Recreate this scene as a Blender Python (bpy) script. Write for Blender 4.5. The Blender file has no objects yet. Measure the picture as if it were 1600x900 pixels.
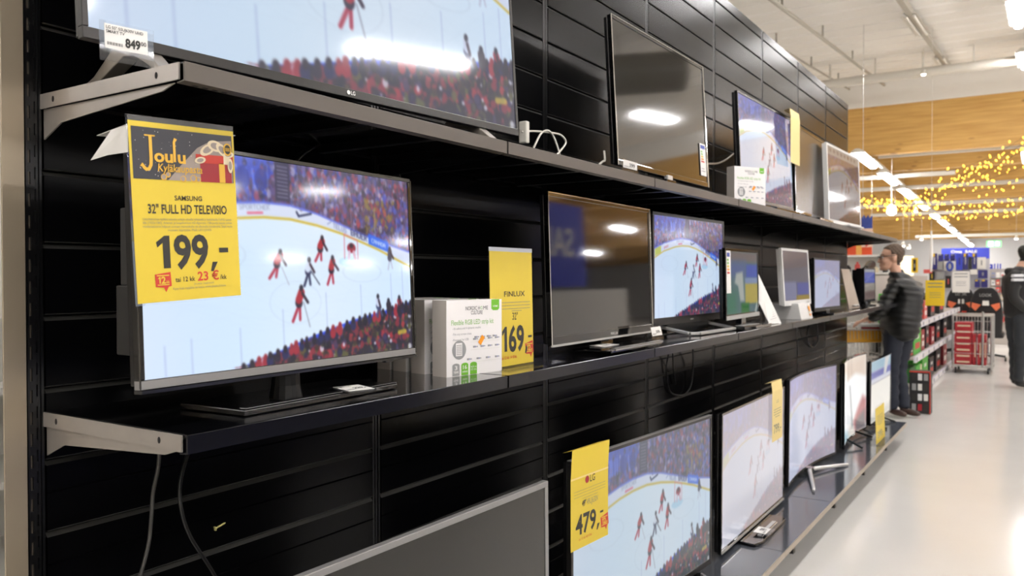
import bpy, bmesh, math, random
import numpy as np
from mathutils import Matrix, Vector
random.seed(7)
S = bpy.context.scene
COL = S.collection

# ------------------------------------------------------------------ camera, world, exposure
FPX, YAW, PITCH, ROLL = 1276.8, 0.5781, -0.0142, -0.0016
CAM = Vector((1.6904, 0.0, 1.45))
_f = Vector((-math.sin(YAW) * math.cos(PITCH), math.cos(YAW) * math.cos(PITCH), math.sin(PITCH)))
_r = Vector((math.cos(YAW), math.sin(YAW), 0))
_u = _r.cross(_f)
CR = math.cos(ROLL) * _r + math.sin(ROLL) * _u
CU = -math.sin(ROLL) * _r + math.cos(ROLL) * _u
cd = bpy.data.cameras.new('camera')
cam = bpy.data.objects.new('camera', cd)
COL.objects.link(cam)
m = Matrix((CR, CU, -_f)).transposed().to_4x4()
m.translation = CAM
cam.matrix_world = m
cd.sensor_width = 36.0
cd.lens = FPX / 1600 * 36
cd.clip_start = 0.05
cd.clip_end = 300
cd.dof.use_dof = True
cd.dof.focus_distance = 1.9
cd.dof.aperture_fstop = 5.6
S.camera = cam
W = bpy.data.worlds.new('world')
S.world = W
W.use_nodes = True
W.node_tree.nodes['Background'].inputs[0].default_value = (0.9, 0.93, 1.0, 1)
W.node_tree.nodes['Background'].inputs[1].default_value = 0.15
S.view_settings.view_transform = 'Standard'
S.view_settings.look = 'None'
S.view_settings.gamma = 1
S.view_settings.use_curve_mapping = False
S.view_settings.exposure = 0.0
LAMP = 93.0          # radiance of the fluorescent diffusers
SCREEN = 1.0        # radiance of a lit screen's white
S.cycles.use_denoising = True
S.cycles.max_bounces = 7
S.cycles.diffuse_bounces = 3
S.cycles.glossy_bounces = 4
S.cycles.transmission_bounces = 6
S.cycles.transparent_max_bounces = 8
S.cycles.sample_clamp_indirect = 6.0
S.cycles.caustics_reflective = False
S.cycles.caustics_refractive = False


def at(px, py, y):          # the point of the plane y = const that the photo shows at a pixel
    d = _f + CR * ((px - 800) / FPX) - CU * ((py - 450) / FPX)
    return CAM + d * ((y - CAM.y) / d.y)


def atx(px, py, x):
    d = _f + CR * ((px - 800) / FPX) - CU * ((py - 450) / FPX)
    return CAM + d * ((x - CAM.x) / d.x)


# ------------------------------------------------------------------ materials
def lin(c):
    if isinstance(c, str):
        c = tuple(int(c[i:i + 2], 16) / 255 for i in (0, 2, 4))
    return tuple((v / 12.92 if v <= .04045 else ((v + .055) / 1.055) ** 2.4) for v in c)


MATS = {}


def mat(name, col, rough=0.5, metal=0.0, spec=0.5, var=0.0, vscale=8.0, emit=None, estr=0.0, coat=0.0, alpha=1.0,
        trans=0.0, bump=0.0, bscale=60.0, rvar=0.0, stretch=None):
    if name in MATS:
        return MATS[name]
    M = bpy.data.materials.new(name)
    M.use_nodes = True
    nt = M.node_tree
    b = nt.nodes['Principled BSDF']
    c = (*lin(col), 1)
    b.inputs['Base Color'].default_value = c
    b.inputs['Roughness'].default_value = rough
    b.inputs['Metallic'].default_value = metal
    b.inputs['Specular IOR Level'].default_value = spec
    b.inputs['Coat Weight'].default_value = coat
    b.inputs['Coat Roughness'].default_value = 0.05
    b.inputs['Alpha'].default_value = alpha
    b.inputs['Transmission Weight'].default_value = trans
    if emit:
        b.inputs['Emission Color'].default_value = (*lin(emit), 1)
        b.inputs['Emission Strength'].default_value = estr
    if var or bump or rvar:
        tc = nt.nodes.new('ShaderNodeTexCoord')
        mp = nt.nodes.new('ShaderNodeMapping')
        nt.links.new(tc.outputs['Object'], mp.inputs[0])
        if stretch:
            mp.inputs['Scale'].default_value = stretch
        nz = nt.nodes.new('ShaderNodeTexNoise')
        nz.inputs['Scale'].default_value = vscale
        nz.inputs['Detail'].default_value = 4
        nt.links.new(mp.outputs[0], nz.inputs['Vector'])
        if var:
            mx = nt.nodes.new('ShaderNodeMix')
            mx.data_type = 'RGBA'
            mx.inputs[6].default_value = tuple(v * (1 - var) for v in c[:3]) + (1,)
            mx.inputs[7].default_value = tuple(min(1, v * (1 + var)) for v in c[:3]) + (1,)
            nt.links.new(nz.outputs['Fac'], mx.inputs[0])
            nt.links.new(mx.outputs[2], b.inputs['Base Color'])
        if rvar:
            mr = nt.nodes.new('ShaderNodeMapRange')
            mr.inputs[3].default_value = max(0.02, rough - rvar)
            mr.inputs[4].default_value = rough + rvar
            nt.links.new(nz.outputs['Fac'], mr.inputs[0])
            nt.links.new(mr.outputs[0], b.inputs['Roughness'])
        if bump:
            n2 = nt.nodes.new('ShaderNodeTexNoise')
            n2.inputs['Scale'].default_value = bscale
            nt.links.new(mp.outputs[0], n2.inputs['Vector'])
            bp = nt.nodes.new('ShaderNodeBump')
            bp.inputs['Strength'].default_value = bump
            bp.inputs['Distance'].default_value = 0.01
            nt.links.new(n2.outputs['Fac'], bp.inputs['Height'])
            nt.links.new(bp.outputs[0], b.inputs['Normal'])
    MATS[name] = M
    return M


def screen_mat(name, wash, tint, strength, contrast=1.0, rough=0.12):
    """a glowing panel: shows the picture stored on the mesh; cheap panels seen from the side wash out"""
    if name in MATS:
        return MATS[name]
    M = bpy.data.materials.new(name)
    M.use_nodes = True
    nt = M.node_tree
    b = nt.nodes['Principled BSDF']
    b.inputs['Base Color'].default_value = (0.006, 0.006, 0.008, 1)
    b.inputs['Roughness'].default_value = rough
    at_ = nt.nodes.new('ShaderNodeAttribute')
    at_.attribute_name = 'picture'
    mx = nt.nodes.new('ShaderNodeMix')
    mx.data_type = 'RGBA'
    mx.inputs[0].default_value = wash
    nt.links.new(at_.outputs['Color'], mx.inputs[6])
    mx.inputs[7].default_value = (*lin(tint), 1)
    nt.links.new(mx.outputs[2], b.inputs['Emission Color'])
    b.inputs['Emission Strength'].default_value = strength
    MATS[name] = M
    return M


BLK = mat('black_paint', '070708', 0.30, var=.3, vscale=3, rvar=.06)
SLAT = mat('black_slatwall_enamel', '050506', 0.22, spec=0.085, var=.25, vscale=2.2, rvar=.07)
SLATLIP = mat('slat_lip_highlight', '302f2c', 0.4, spec=0.5, metal=.2)  # catch-light on the slat edges put into this lighter colour
GROOVE = mat('slat_groove', '030303', 0.6)
SHELF = mat('black_shelf_enamel', '09090b', 0.10, spec=0.6, rvar=.03, vscale=5, coat=.3)
LIPM_ = mat('black_gloss_lip', '28282c', 0.16, metal=.75, spec=.5)
LIP = mat('lit_shelf_lip', '554f49', 0.42, metal=.45, spec=.5, rvar=.05, vscale=4)  # top lips: the light they reflect put into a greyer copy
DECK = mat('deck_enamel', '474a50', 0.12, spec=.6, rvar=.03, vscale=5)
STEEL = mat('brushed_steel', 'ab9d88', 0.36, metal=.55, var=.10, vscale=7, rvar=.08, stretch=(1, 1, .25))
BRKT = mat('bare_steel_bracket', 'a59e96', 0.36, metal=.5, var=.12, vscale=20, rvar=.08)
SLOT = mat('dark_slot', '020202', 0.7)
TVB = mat('tv_black_plastic', '0c0c0d', 0.25, rvar=.04, vscale=9)
TVG = mat('tv_gloss_black', '050506', 0.05, coat=.6)
TVGREY = mat('tv_grey_frame', '8f8d8b', 0.34, metal=.35)
TVDARK = mat('tv_dark_grey_frame', '2e2c2b', 0.3, metal=.5)
SILV = mat('tv_silver', 'c2c0bc', 0.3, metal=.35)
SMOKE = mat('smoked_clear_edge', '4a4845', 0.12, metal=.7)
CHROME = mat('chrome_edge', 'd8d6d2', 0.08, metal=1)
WHP = mat('white_plastic', 'dcdad6', 0.35, var=.03)
GREYP = mat('warm_grey_foot', 'a19a90', 0.3, metal=.5)
DSCR = mat('dark_screen_glass', '0b0b0c', 0.05, spec=.75, coat=.5)
DSCR2 = mat('dark_matte_screen', '24231f', 0.22, spec=.5)
DSCR3 = mat('dark_clear_screen', '141413', 0.06, spec=.7, coat=.3)
YEL = mat('yellow_sign_paper', 'd9be38', 0.45, var=.03, vscale=14)
YEL2 = mat('pale_yellow_paper', 'ead28a', 0.5, var=.04)
INK = mat('dark_ink', '2b2a26', 0.6)
INKG = mat('grey_ink', '8a8570', 0.6)
INKGREY = mat('light_grey_ink', '9b9b9b', 0.6)
RED = mat('red_print', 'c5392a', 0.5)
WHT = mat('white_paper', 'ece9e3', 0.5, var=.02)
BOXW = mat('white_carton', 'f4f0ed', 0.42, var=.02)
BOXSIDE = mat('carton_spine', 'd9d0c6', 0.45, var=.03)
GRN = mat('green_print', '6fb52c', 0.45)
GRNT = mat('green_text', '8fbf6a', 0.5)
GREY = mat('grey_print', '9a9a98', 0.5)
ORNG = mat('orange_sticker', 'f29a1c', 0.4)
BLUEP = mat('blue_print', '3c4fa5', 0.5)
GOLD = mat('gold_print', 'd8a93c', 0.35, metal=.3)
CREAM = mat('cream_print', 'ead9b8', 0.5)
DARKRED = mat('dark_red_print', '9c1f2a', 0.45)
NIGHT = mat('night_print', '2f3038', 0.4, var=.5, vscale=9)
GLOWP = mat('pale_glow_print', '9c8f86', 0.4, var=.25, vscale=14)
ACRY = mat('clear_acrylic', 'f4f6f8', 0.03, trans=.92, spec=.6, alpha=.22)
CABW = mat('white_cable', 'dcd8cc', 0.4)
CABB = mat('black_cable', '121212', 0.35)
SKIN = mat('skin', 'd9a98f', 0.5, var=.08, vscale=30)
LIGHT = mat('fluorescent_diffuser', 'ffffff', 0.4, emit='fbf9fa', estr=LAMP)
FIXT = mat('white_fixture', 'd9d3c6', 0.45)


# ------------------------------------------------------------------ mesh collector
_T = {}


def text_geo(s, bold):
    k = (s, bold)
    if k in _T:
        return _T[k]
    cu = bpy.data.curves.new('t', 'FONT')
    cu.body = s
    cu.size = 1
    cu.offset = bold
    cu.resolution_u = 3
    o = bpy.data.objects.new('t', cu)
    COL.objects.link(o)
    me = bpy.data.meshes.new_from_object(o.evaluated_get(bpy.context.evaluated_depsgraph_get()))
    vs = [(v.co.x, v.co.y) for v in me.vertices]
    fs = [tuple(p.vertices) for p in me.polygons]
    bpy.data.objects.remove(o)
    bpy.data.meshes.remove(me)
    bpy.data.curves.remove(cu)
    _T[k] = (vs, fs)
    return _T[k]


def frame(o, u, v):
    """a flat frame: local x along u, y along v, z out of the surface"""
    u = Vector(u).normalized()
    v = Vector(v)
    n = u.cross(v).normalized()
    v = n.cross(u)
    M = Matrix((u, v, n)).transposed().to_4x4()
    M.translation = Vector(o)
    return M


class MB:
    def __init__(s, M=None):
        s.vs, s.fs, s.ms, s.mats, s.flat = [], [], [], [], set()
        s.M = M or Matrix.Identity(4)

    def mi(s, m):
        if m not in s.mats:
            s.mats.append(m)
        return s.mats.index(m)

    def add(s, vs, fs, m, flat=False):
        b = len(s.vs)
        s.vs += [tuple(s.M @ Vector(v)) for v in vs]
        i = s.mi(m)
        for f in fs:
            if flat:
                s.flat.add(len(s.fs))
            s.fs.append(tuple(b + k for k in f))
            s.ms.append(i)

    def box(s, lo, hi, m):
        x0, y0, z0 = lo
        x1, y1, z1 = hi
        s.add([(x0, y0, z0), (x1, y0, z0), (x1, y1, z0), (x0, y1, z0), (x0, y0, z1), (x1, y0, z1), (x1, y1, z1), (x0, y1, z1)],
              [(0, 3, 2, 1), (4, 5, 6, 7), (0, 1, 5, 4), (1, 2, 6, 5), (2, 3, 7, 6), (3, 0, 4, 7)], m)

    def boxc(s, c, d, m):
        s.box([c[i] - d[i] / 2 for i in range(3)], [c[i] + d[i] / 2 for i in range(3)], m)

    def prism(s, poly, vec, m):
        """closed prism: a 3-D polygon swept along vec"""
        n = len(poly)
        v = Vector(vec)
        vs = [tuple(p) for p in poly] + [tuple(Vector(p) + v) for p in poly]
        s.add(vs, [tuple(range(n))[::-1], tuple(range(n, 2 * n))] + [(i, (i + 1) % n, n + (i + 1) % n, n + i) for i in range(n)], m)

    def sheet(s, pts, m):
        s.add(pts, [tuple(range(len(pts)))], m, True)

    def disc(s, c, r, m, z=0.0, seg=20, ry=None):
        ry = ry or r
        s.add([(c[0] + r * math.cos(2 * math.pi * k / seg), c[1] + ry * math.sin(2 * math.pi * k / seg), z) for k in range(seg)],
              [tuple(range(seg))], m, True)

    def rect(s, x0, y0, x1, y1, m, z=0.0):
        s.add([(x0, y0, z), (x1, y0, z), (x1, y1, z), (x0, y1, z)], [(0, 1, 2, 3)], m, True)

    def tube(s, pts, r, m, seg=8, closed=False):
        pts = [Vector(p) for p in pts]
        n = len(pts)
        rs = r if isinstance(r, (list, tuple)) else [r] * n
        vs = []
        ref = None
        for i, p in enumerate(pts):
            if closed:
                t = pts[(i + 1) % n] - pts[i - 1]
            else:
                t = pts[min(i + 1, n - 1)] - pts[max(i - 1, 0)]
            t.normalize()
            if ref is None:
                ref = Vector((0, 0, 1)) if abs(t.z) < .9 else Vector((1, 0, 0))
            a = t.cross(ref).normalized()
            b = t.cross(a)
            ref = a.cross(t)
            vs += [tuple(p + a * (math.cos(2 * math.pi * k / seg) * rs[i]) + b * (math.sin(2 * math.pi * k / seg) * rs[i])) for k in range(seg)]
        fs = []
        for i in range(n if closed else n - 1):
            j = (i + 1) % n
            for k in range(seg):
                l = (k + 1) % seg
                fs.append((i * seg + k, i * seg + l, j * seg + l, j * seg + k))
        if not closed:
            fs += [tuple(range(seg))[::-1], tuple(range((n - 1) * seg, n * seg))]
        s.add(vs, fs, m)

    def lathe(s, prof, m, seg=20, c=(0, 0, 0)):
        n = len(prof)
        vs = [(c[0] + r * math.cos(2 * math.pi * k / seg), c[1] + r * math.sin(2 * math.pi * k / seg), c[2] + z) for r, z in prof for k in range(seg)]
        fs = [(i * seg + k, i * seg + (k + 1) % seg, (i + 1) * seg + (k + 1) % seg, (i + 1) * seg + k) for i in range(n - 1) for k in range(seg)]
        fs += [tuple(range(seg))[::-1], tuple(range((n - 1) * seg, n * seg))]
        s.add(vs, fs, m)

    def text(s, t, x, y, h, m, w=None, sx=1.0, align='l', bold=0.0, z=0.0006, shear=0.0, rot=0.0):
        """h is the cap height; w fixes the width"""
        vs, fs = text_geo(t, bold)
        if not vs:
            return
        a = np.array(vs)
        x0, x1 = a[:, 0].min(), a[:, 0].max()
        k = h / 0.70
        kx = (w / (x1 - x0)) if w else k * sx
        ww = (x1 - x0) * kx
        off = {'l': 0, 'c': -ww / 2, 'r': -ww}[align]
        cr, sr = math.cos(rot), math.sin(rot)
        out = []
        for p in vs:
            X = (p[0] - x0) * kx + off + shear * p[1] * k
            Y = p[1] * k
            out.append((x + X * cr - Y * sr, y + X * sr + Y * cr, z))
        s.add(out, fs, m, True)

    def one(s, x, y, w, h, m, z=.0006):
        """a heavy figure 1 with its flag"""
        s.sheet([(x + w * a, y + h * b, z) for a, b in ((.48, 0), (1, 0), (1, 1), (.62, 1), (.0, .80), (.08, .64), (.48, .78))], m)

    def comma(s, x, y, w, h, m, z=.0006):
        s.sheet([(x + w * a, y + h * b, z) for a, b in ((.0, -.55), (.38, -.55), (1, .45), (.30, .45))], m)

    def build(s, name, parent=None, bevel=0.0, smooth=False, seg=2):
        me = bpy.data.meshes.new(name)
        me.from_pydata(s.vs, [], s.fs)
        for mm in s.mats:
            me.materials.append(mm)
        me.polygons.foreach_set('material_index', s.ms)
        bm = bmesh.new()
        bm.from_mesh(me)
        bm.faces.ensure_lookup_table()
        solid = [f for f in bm.faces if f.index not in s.flat]
        bmesh.ops.recalc_face_normals(bm, faces=solid)
        if bevel:
            ed = [e for e in bm.edges if len(e.link_faces) == 2 and e.calc_face_angle(0) > .6]
            bmesh.ops.bevel(bm, geom=ed, offset=bevel, segments=seg, affect='EDGES', profile=.5, clamp_overlap=True)
        bm.to_mesh(me)
        bm.free()
        if smooth:
            me.polygons.foreach_set('use_smooth', [True] * len(me.polygons))
        o = bpy.data.objects.new(name, me)
        COL.objects.link(o)
        if parent:
            o.parent = parent
        return o


def tag(o, label, cat, group=None):
    o['label'] = label
    o['category'] = cat
    if group:
        o['group'] = group
    return o


def thing(name, label, cat, loc=(0, 0, 0), rz=0.0, group=None):
    o = bpy.data.objects.new(name, None)
    o.empty_display_size = .1
    COL.objects.link(o)
    o.location = loc
    o.rotation_euler = (0, 0, rz)
    return tag(o, label, cat, group)


def struct(o):
    o['kind'] = 'structure'
    return o


def kids(o):
    return [c for c in bpy.data.objects if c.parent is o]


def dup(o, loc, rz=None, label=None):
    c = o.copy()
    COL.objects.link(c)
    c.location = loc
    if rz is not None:
        c.rotation_euler = (0, 0, rz)
    if label:
        c['label'] = label
    for k in kids(o):
        d = k.copy()
        COL.objects.link(d)
        d.parent = c
        for g in kids(k):
            e = g.copy()
            COL.objects.link(e)
            e.parent = d
    return c


def origin_to(o, p):
    """put a mesh object's origin at world point p (its vertices are in world space)"""
    p = Vector(p)
    o.data.transform(Matrix.Translation(-p))
    o.location = p
    return o


ORD = ['first', 'second', 'third', 'fourth', 'fifth', 'sixth', 'seventh', 'eighth', 'ninth', 'tenth', 'eleventh', 'twelfth', 'thirteenth', 'fourteenth']

# ------------------------------------------------------------------ room
def roof(y):
    return 5.2 + .07 * (y - 12) if y < 19.7 else 5.4 - .0305 * (y - 20)


def lampz(y):
    return roof(y) - .38 if y < 19.7 else 3.988 - .0305 * (y - 19.2)


X0, X1, Y0, Y1 = -13.0, 30.0, -8.0, 50.5
FLOORM = mat('polished_beige_vinyl', 'ece8e1', 0.16, spec=.6, var=.05, vscale=1.5, rvar=.05)
nt = FLOORM.node_tree
mb = MB(); mb.box((X0, Y0, -.1), (X1, Y1, 0), FLOORM); struct(mb.build('floor'))
CREAMC = mat('cream_roof_sheet', 'fbf6ed', 0.7, var=.04, vscale=.8)
CREAMW = mat('cream_wall', 'e8e3da', 0.7, var=.03, vscale=.6)
GREYW = mat('pale_grey_wall', 'e8e7e6', 0.7, var=.04, vscale=.4)
mb = MB()
yy = -8.0
while yy < 19.7:                      # shallow trapezoid sheeting running across the aisle
    a, b = yy, min(yy + .6, 19.7)
    mb.prism([(X0, a, roof(a)), (X0, b, roof(b)), (X0, b, roof(b) + .1), (X0, a, roof(a) + .1)], (X1 - X0, 0, 0), CREAMC)
    mb.prism([(X0, b - .07, roof(b) - .025), (X0, b - .03, roof(b) - .025), (X0, b, roof(b)), (X0, b - .1, roof(b))], (X1 - X0, 0, 0), CREAMC)
    yy += .6
mb.prism([(X0, 20, roof(20)), (X0, Y1, roof(Y1)), (X0, Y1, roof(Y1) + .1), (X0, 20, roof(20) + .1)], (X1 - X0, 0, 0), CREAMC)
mb.box((X0, 19.6, 5.2), (X1, 20.1, 5.95), CREAMC)
struct(mb.build('ceiling'))
mb = MB(); mb.box((X0, Y1, 0), (X1, Y1 + .2, 6), GREYW); struct(mb.build('wall_back'))
mb = MB(); mb.box((X0 - .2, Y0, 0), (X0, Y1, 6), CREAMW); struct(mb.build('wall_left'))
mb = MB(); mb.box((X1, Y0, 0), (X1 + .2, Y1, 6), CREAMW); struct(mb.build('wall_right'))
mb = MB(); mb.box((X0, Y0 - .2, 0), (X1, Y0, 6), CREAMW); struct(mb.build('wall_front'))

# wood: glulam with lamella bands and knots
def wood():
    M = bpy.data.materials.new('spruce_glulam')
    M.use_nodes = True
    nt = M.node_tree
    b = nt.nodes['Principled BSDF']
    b.inputs['Roughness'].default_value = .55
    tc = nt.nodes.new('ShaderNodeTexCoord')
    mp = nt.nodes.new('ShaderNodeMapping'); mp.inputs['Scale'].default_value = (.25, 1, 4)
    nt.links.new(tc.outputs['Object'], mp.inputs[0])
    nz = nt.nodes.new('ShaderNodeTexNoise'); nz.inputs['Scale'].default_value = 4; nz.inputs['Detail'].default_value = 6
    nt.links.new(mp.outputs[0], nz.inputs['Vector'])
    cr = nt.nodes.new('ShaderNodeValToRGB')
    cr.color_ramp.elements[0].position = .3; cr.color_ramp.elements[0].color = (*lin('c2924a'), 1)
    cr.color_ramp.elements[1].position = .7; cr.color_ramp.elements[1].color = (*lin('dcb067'), 1)
    nt.links.new(nz.outputs['Fac'], cr.inputs[0])
    m2 = nt.nodes.new('ShaderNodeMapping'); m2.inputs['Scale'].default_value = (1.6, 1, 4.5)
    nt.links.new(tc.outputs['Object'], m2.inputs[0])
    vo = nt.nodes.new('ShaderNodeTexVoronoi'); vo.inputs['Scale'].default_value = 1.0
    nt.links.new(m2.outputs[0], vo.inputs['Vector'])
    mr = nt.nodes.new('ShaderNodeMapRange'); mr.inputs[1].default_value = .06; mr.inputs[2].default_value = .16; mr.inputs[3].default_value = .75; mr.inputs[4].default_value = 0
    nt.links.new(vo.outputs['Distance'], mr.inputs[0])
    mx = nt.nodes.new('ShaderNodeMix'); mx.data_type = 'RGBA'
    nt.links.new(mr.outputs[0], mx.inputs[0]); nt.links.new(cr.outputs[0], mx.inputs[6]); mx.inputs[7].default_value = (*lin('7a4a18'), 1)
    nt.links.new(mx.outputs[2], b.inputs['Base Color'])
    return M


WOOD = wood()
for i, y in enumerate((19.6, 22.2, 25.6, 29.0, 34.9, 41.4, 46.5)):
    zb = 4.13 - .0305 * (y - 19.6)
    zt = 5.2 if i == 0 else roof(y)
    mb = MB(); mb.box((X0, y, zb), (X1, y + .24, zt), WOOD)
    struct(origin_to(mb.build('trim_%d' % (i + 1), bevel=.01), (0, y, zb)))

# pipes, trays and lights under the roof
mb = MB()
mb.tube([(-3.2, 16.5, 5.13), (4.5, 16.5, 5.13)], .085, FIXT, 14)
for k in range(9):
    mb.box((-2.6 + k * .8, 16.47, 5.2), (-2.57 + k * .8, 16.53, 5.5), FIXT)
tag(origin_to(mb.build('ceiling_pipe'), (0, 16.5, 5.13)), 'long pale round duct hanging level under the cream roof, in front of the wooden beam', 'pipe')
PIPEG = mat('grey_sprinkler_pipe', 'a39d90', 0.45, metal=.3)
for x, lab in ((-1.18, 'thin grey sprinkler pipe under the cream roof, right one of two near the wall top'),
               (-1.88, 'thin grey sprinkler pipe under the cream roof, closest to the slatwall top edge')):
    mb = MB()
    mb.tube([(x, 6, roof(6) - .2), (x, 18.8, roof(18.8) - .2)], .028 if x > -1.5 else .018, PIPEG, 8)
    for k in range(5):
        y = 8.5 + k * 2.3
        mb.box((x - .012, y - .012, roof(y) - .2), (x + .012, y + .012, roof(y)), PIPEG)
    tag(origin_to(mb.build('sprinkler_pipe'), (x, 12, roof(12) - .2)), lab, 'pipe', 'sprinkler pipes under the roof')
# unlit luminaires on a trunking rail
t = thing('lighting_trunking', 'grey lighting rail under the cream roof carrying unlit tube lamps', 'lighting rail', (.08, 12, roof(12) - .12))
mb = MB(); mb.prism([(-.04, -6, roof(6) - roof(12) - .03), (.04, -6, roof(6) - roof(12) - .03), (.04, -6, roof(6) - roof(12) + .05), (-.04, -6, roof(6) - roof(12) + .05)], (0, 12.6, .07 * 12.6), PIPEG)
mb.build('rail', t)
for yc in (1.4, 5.3, -2.6):
    dz = .07 * yc
    mb = MB()
    for sx in (-.05, .05):
        mb.tube([(sx, yc - .75, dz - .1), (sx, yc + .75, dz - .1 + .105)], .02, FIXT, 8)
    mb.prism([(-.11, yc - .8, dz - .1), (-.05, yc - .8, dz - .04), (.05, yc - .8, dz - .04), (.11, yc - .8, dz - .1), (.0, yc - .8, dz - .06)], (0, 1.6, .112), FIXT)
    mb.build('unlit_tube_fitting', t)

# lit lamps: one built, the rest copied
def lamp_proto():
    r = thing('ceiling_lamp', 'lamp', 'lamp', (0, 0, 0), 0)
    mb = MB(); mb.prism([(-.105, -.85, -.006), (.105, -.85, -.006), (.10, -.85, .012), (.03, -.85, .07), (-.03, -.85, .07), (-.10, -.85, .012)], (0, 1.7, 0), FIXT); mb.build('housing', r)
    mb = MB()
    pr = [(.05, -.8, .0)] + [(.05 * math.cos(a), -.8, -.036 - .022 * math.sin(a)) for a in [math.pi * k / 8 for k in range(9)]] + [(-.05, -.8, .0)]
    mb.prism(pr, (0, 1.6, 0), LIGHT); mb.build('diffuser', r)
    return r


LP = lamp_proto()
first = [True]


def lamp(x, y, label, group):
    z = lampz(y)
    if first[0]:
        first[0] = False
        LP.location = (x, y, z); o = LP
    else:
        o = dup(LP, (x, y, z))
    o.rotation_euler = (math.atan(.07 if y < 19.7 else -.0305), 0, 0)
    o['label'] = label; o['group'] = group
    o.scale = (1, 1, 1)
    return o


FAR = [19.18, 22.3, 25.5, 28.8, 32.1, 35.4, 38.7, 42.0, 45.3, 48.6]
for i, y in enumerate(FAR):
    o_ = lamp(-1.6, y, 'lit tube lamp under the wooden beams, %s of the diagonal row from the slatwall' % ORD[i], 'lit lamps in the long diagonal row')
    o_.scale = (1.4, 1.15, 1.2); o_.location.z = 3.988 - .0305 * (y - 19.18); o_.rotation_euler = (-math.atan(.0305), 0, 0)
for i, y in enumerate([12.5 + 4.0 * k for k in range(-4, 3)]):
    lamp(1.36, y, 'bright tube lamp over the aisle at right photo edge, %s along' % ORD[i], 'lamps over the near aisle')
for x, nm in ((5.0, 'nearest row across the aisle'), (10.3, 'second row across the aisle'), (15.4, 'third row across the aisle'), (21.0, 'fourth row across the aisle')):
    for k in range(11):
        y = -6.25 + 4.1 * k
        lamp(x, y, 'lit tube lamp mirrored in the screens, %s, %s along' % (nm, ORD[k]), 'lamps of the ' + nm)
for k in range(3):  # unseen row, put in to light the space behind the wall
    lamp(-5.2, -3 + 6.5 * k, 'unseen tube lamp added behind the television wall, %s along' % ORD[k], 'lamps behind the television wall')
mb = MB(); mb.prism([(-1.64, 19.9, lampz(19.9) + .09), (-1.56, 19.9, lampz(19.9) + .09), (-1.56, 19.9, lampz(19.9) + .15), (-1.64, 19.9, lampz(19.9) + .15)], (0, 30.3, -.0305 * 30.3), FIXT)
tag(origin_to(mb.build('lighting_rail'), (-1.6, 20, lampz(20) + .1)), 'long white rail carrying the diagonal row of lit lamps', 'lighting rail')
# white cable trays across the hall
for i, (p0, p1, y, lab) in enumerate((((1372, 248), (1602, 222), 21.4, 'white cable tray below the first wooden beam, upper one'),
                                      ((1343, 281), (1492, 266), 22.0, 'short white cable tray crossing behind the diagonal lamp row'),
                                      ((1343, 300), (1602, 279), 24.8, 'white cable tray behind the hanging yellow light strings'),
                                      ((1343, 326), (1602, 308), 27.5, 'wide grey cable tray in the densest yellow lights'),
                                      ((1360, 341), (1602, 322), 30.5, 'white cable tray low behind the yellow light strings'),
                                      ((1430, 370), (1602, 365), 33.5, 'white spotlight track in front of the pale back wall'))):
    a, b = at(*p0, y), at(*p1, y)
    mb = MB(); z = (a.z + b.z) / 2
    mb.box((a.x, y, z - .05), (b.x, y + .12, z + .04), FIXT)
    mb.box((a.x, y + .03, z + .04), (b.x, y + .09, z + .055), PIPEG)
    tag(origin_to(mb.build('cable_tray'), (a.x, y, z)), lab, 'cable tray', 'cable trays under the wooden beams')
SPOT = mat('spot_glow', 'ffffff', .4, emit='fff3df', estr=8)
for px, py, y, lab in ((1440, 374, 33.4, 'small round spotlight above the pale back wall, left one'), (1588, 373, 33.4, 'small round spotlight above the pale back wall, at right edge'),
                       (1443, 116, 16.2, 'small white spotlight hanging below the round duct'), (1398, 332, 26, 'white spotlight low among the yellow lights, left of the lamp row'),
                       (1431, 330, 26, 'white spotlight touching the diagonal lamp row'), (1362, 368, 22, 'second-row tube lamp drawn as a spot beside the hanging Christmas banner'),
                       (1411, 384, 24, 'second-row tube lamp drawn as a spot just above the hair of the man'), (1420, 387, 28, 'second-row tube lamp drawn as a small spot right of the hair of the man')):  # last three stand for tubes of a second lamp row
    p = at(px, py, y)
    k = .62 * (y / 26) ** .5
    t = thing('spotlight', lab, 'spotlight', p, 0, 'spotlights')
    mb = MB(); mb.lathe([(.03 * k, .16 * k), (.07 * k, .14 * k), (.085 * k, .0)], FIXT, 12); mb.build('shade', t)
    mb = MB(); mb.tube([(0, 0, .15 * k), (0, 0, roof(p.y) - p.z)], .004, FIXT, 5); mb.build('stem', t)
    mb = MB(); mb.lathe([(.08 * k, .01), (.08 * k, -.02 * k), (.05 * k, -.05 * k)], SPOT, 12); mb.build('bulb', t)
# exit sign, pendant
p = at(1553, 381, 32)
EXG = mat('exit_sign_green', '2fa84a', .4, emit='7be08a', estr=3.0)
EXW = mat('exit_sign_white', 'f4fff4', .4, emit='f4fff4', estr=6.0)
t = thing('exit_sign', 'glowing green and white exit sign under the far beams', 'sign', p)
mb = MB(); mb.boxc((0, 0, 0), (.42, .06, .2), EXG); mb.build('casing', t, bevel=.008)
mb = MB(); mb.tube([(-.15, 0, .1), (-.15, 0, roof(32) - p.z)], .004, FIXT, 5); mb.build('hanger', t)
mb = MB(); mb.boxc((-.09, -.035, 0), (.13, .01, .14), EXW); mb.boxc((.1, -.035, 0), (.1, .01, .12), EXW); mb.build('pictogram', t)
p = at(1393, 328, 20)
t = thing('pendant_lamp', 'slim white pendant lamp on a cord in front of the yellow lights', 'lamp', p)
mb = MB(); mb.tube([(0, 0, .0), (0, 0, .62)], .018, FIXT, 6); mb.tube([(0, 0, .62), (0, 0, roof(20.2) - p.z)], .005, FIXT, 6); mb.build('cord', t)
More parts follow.
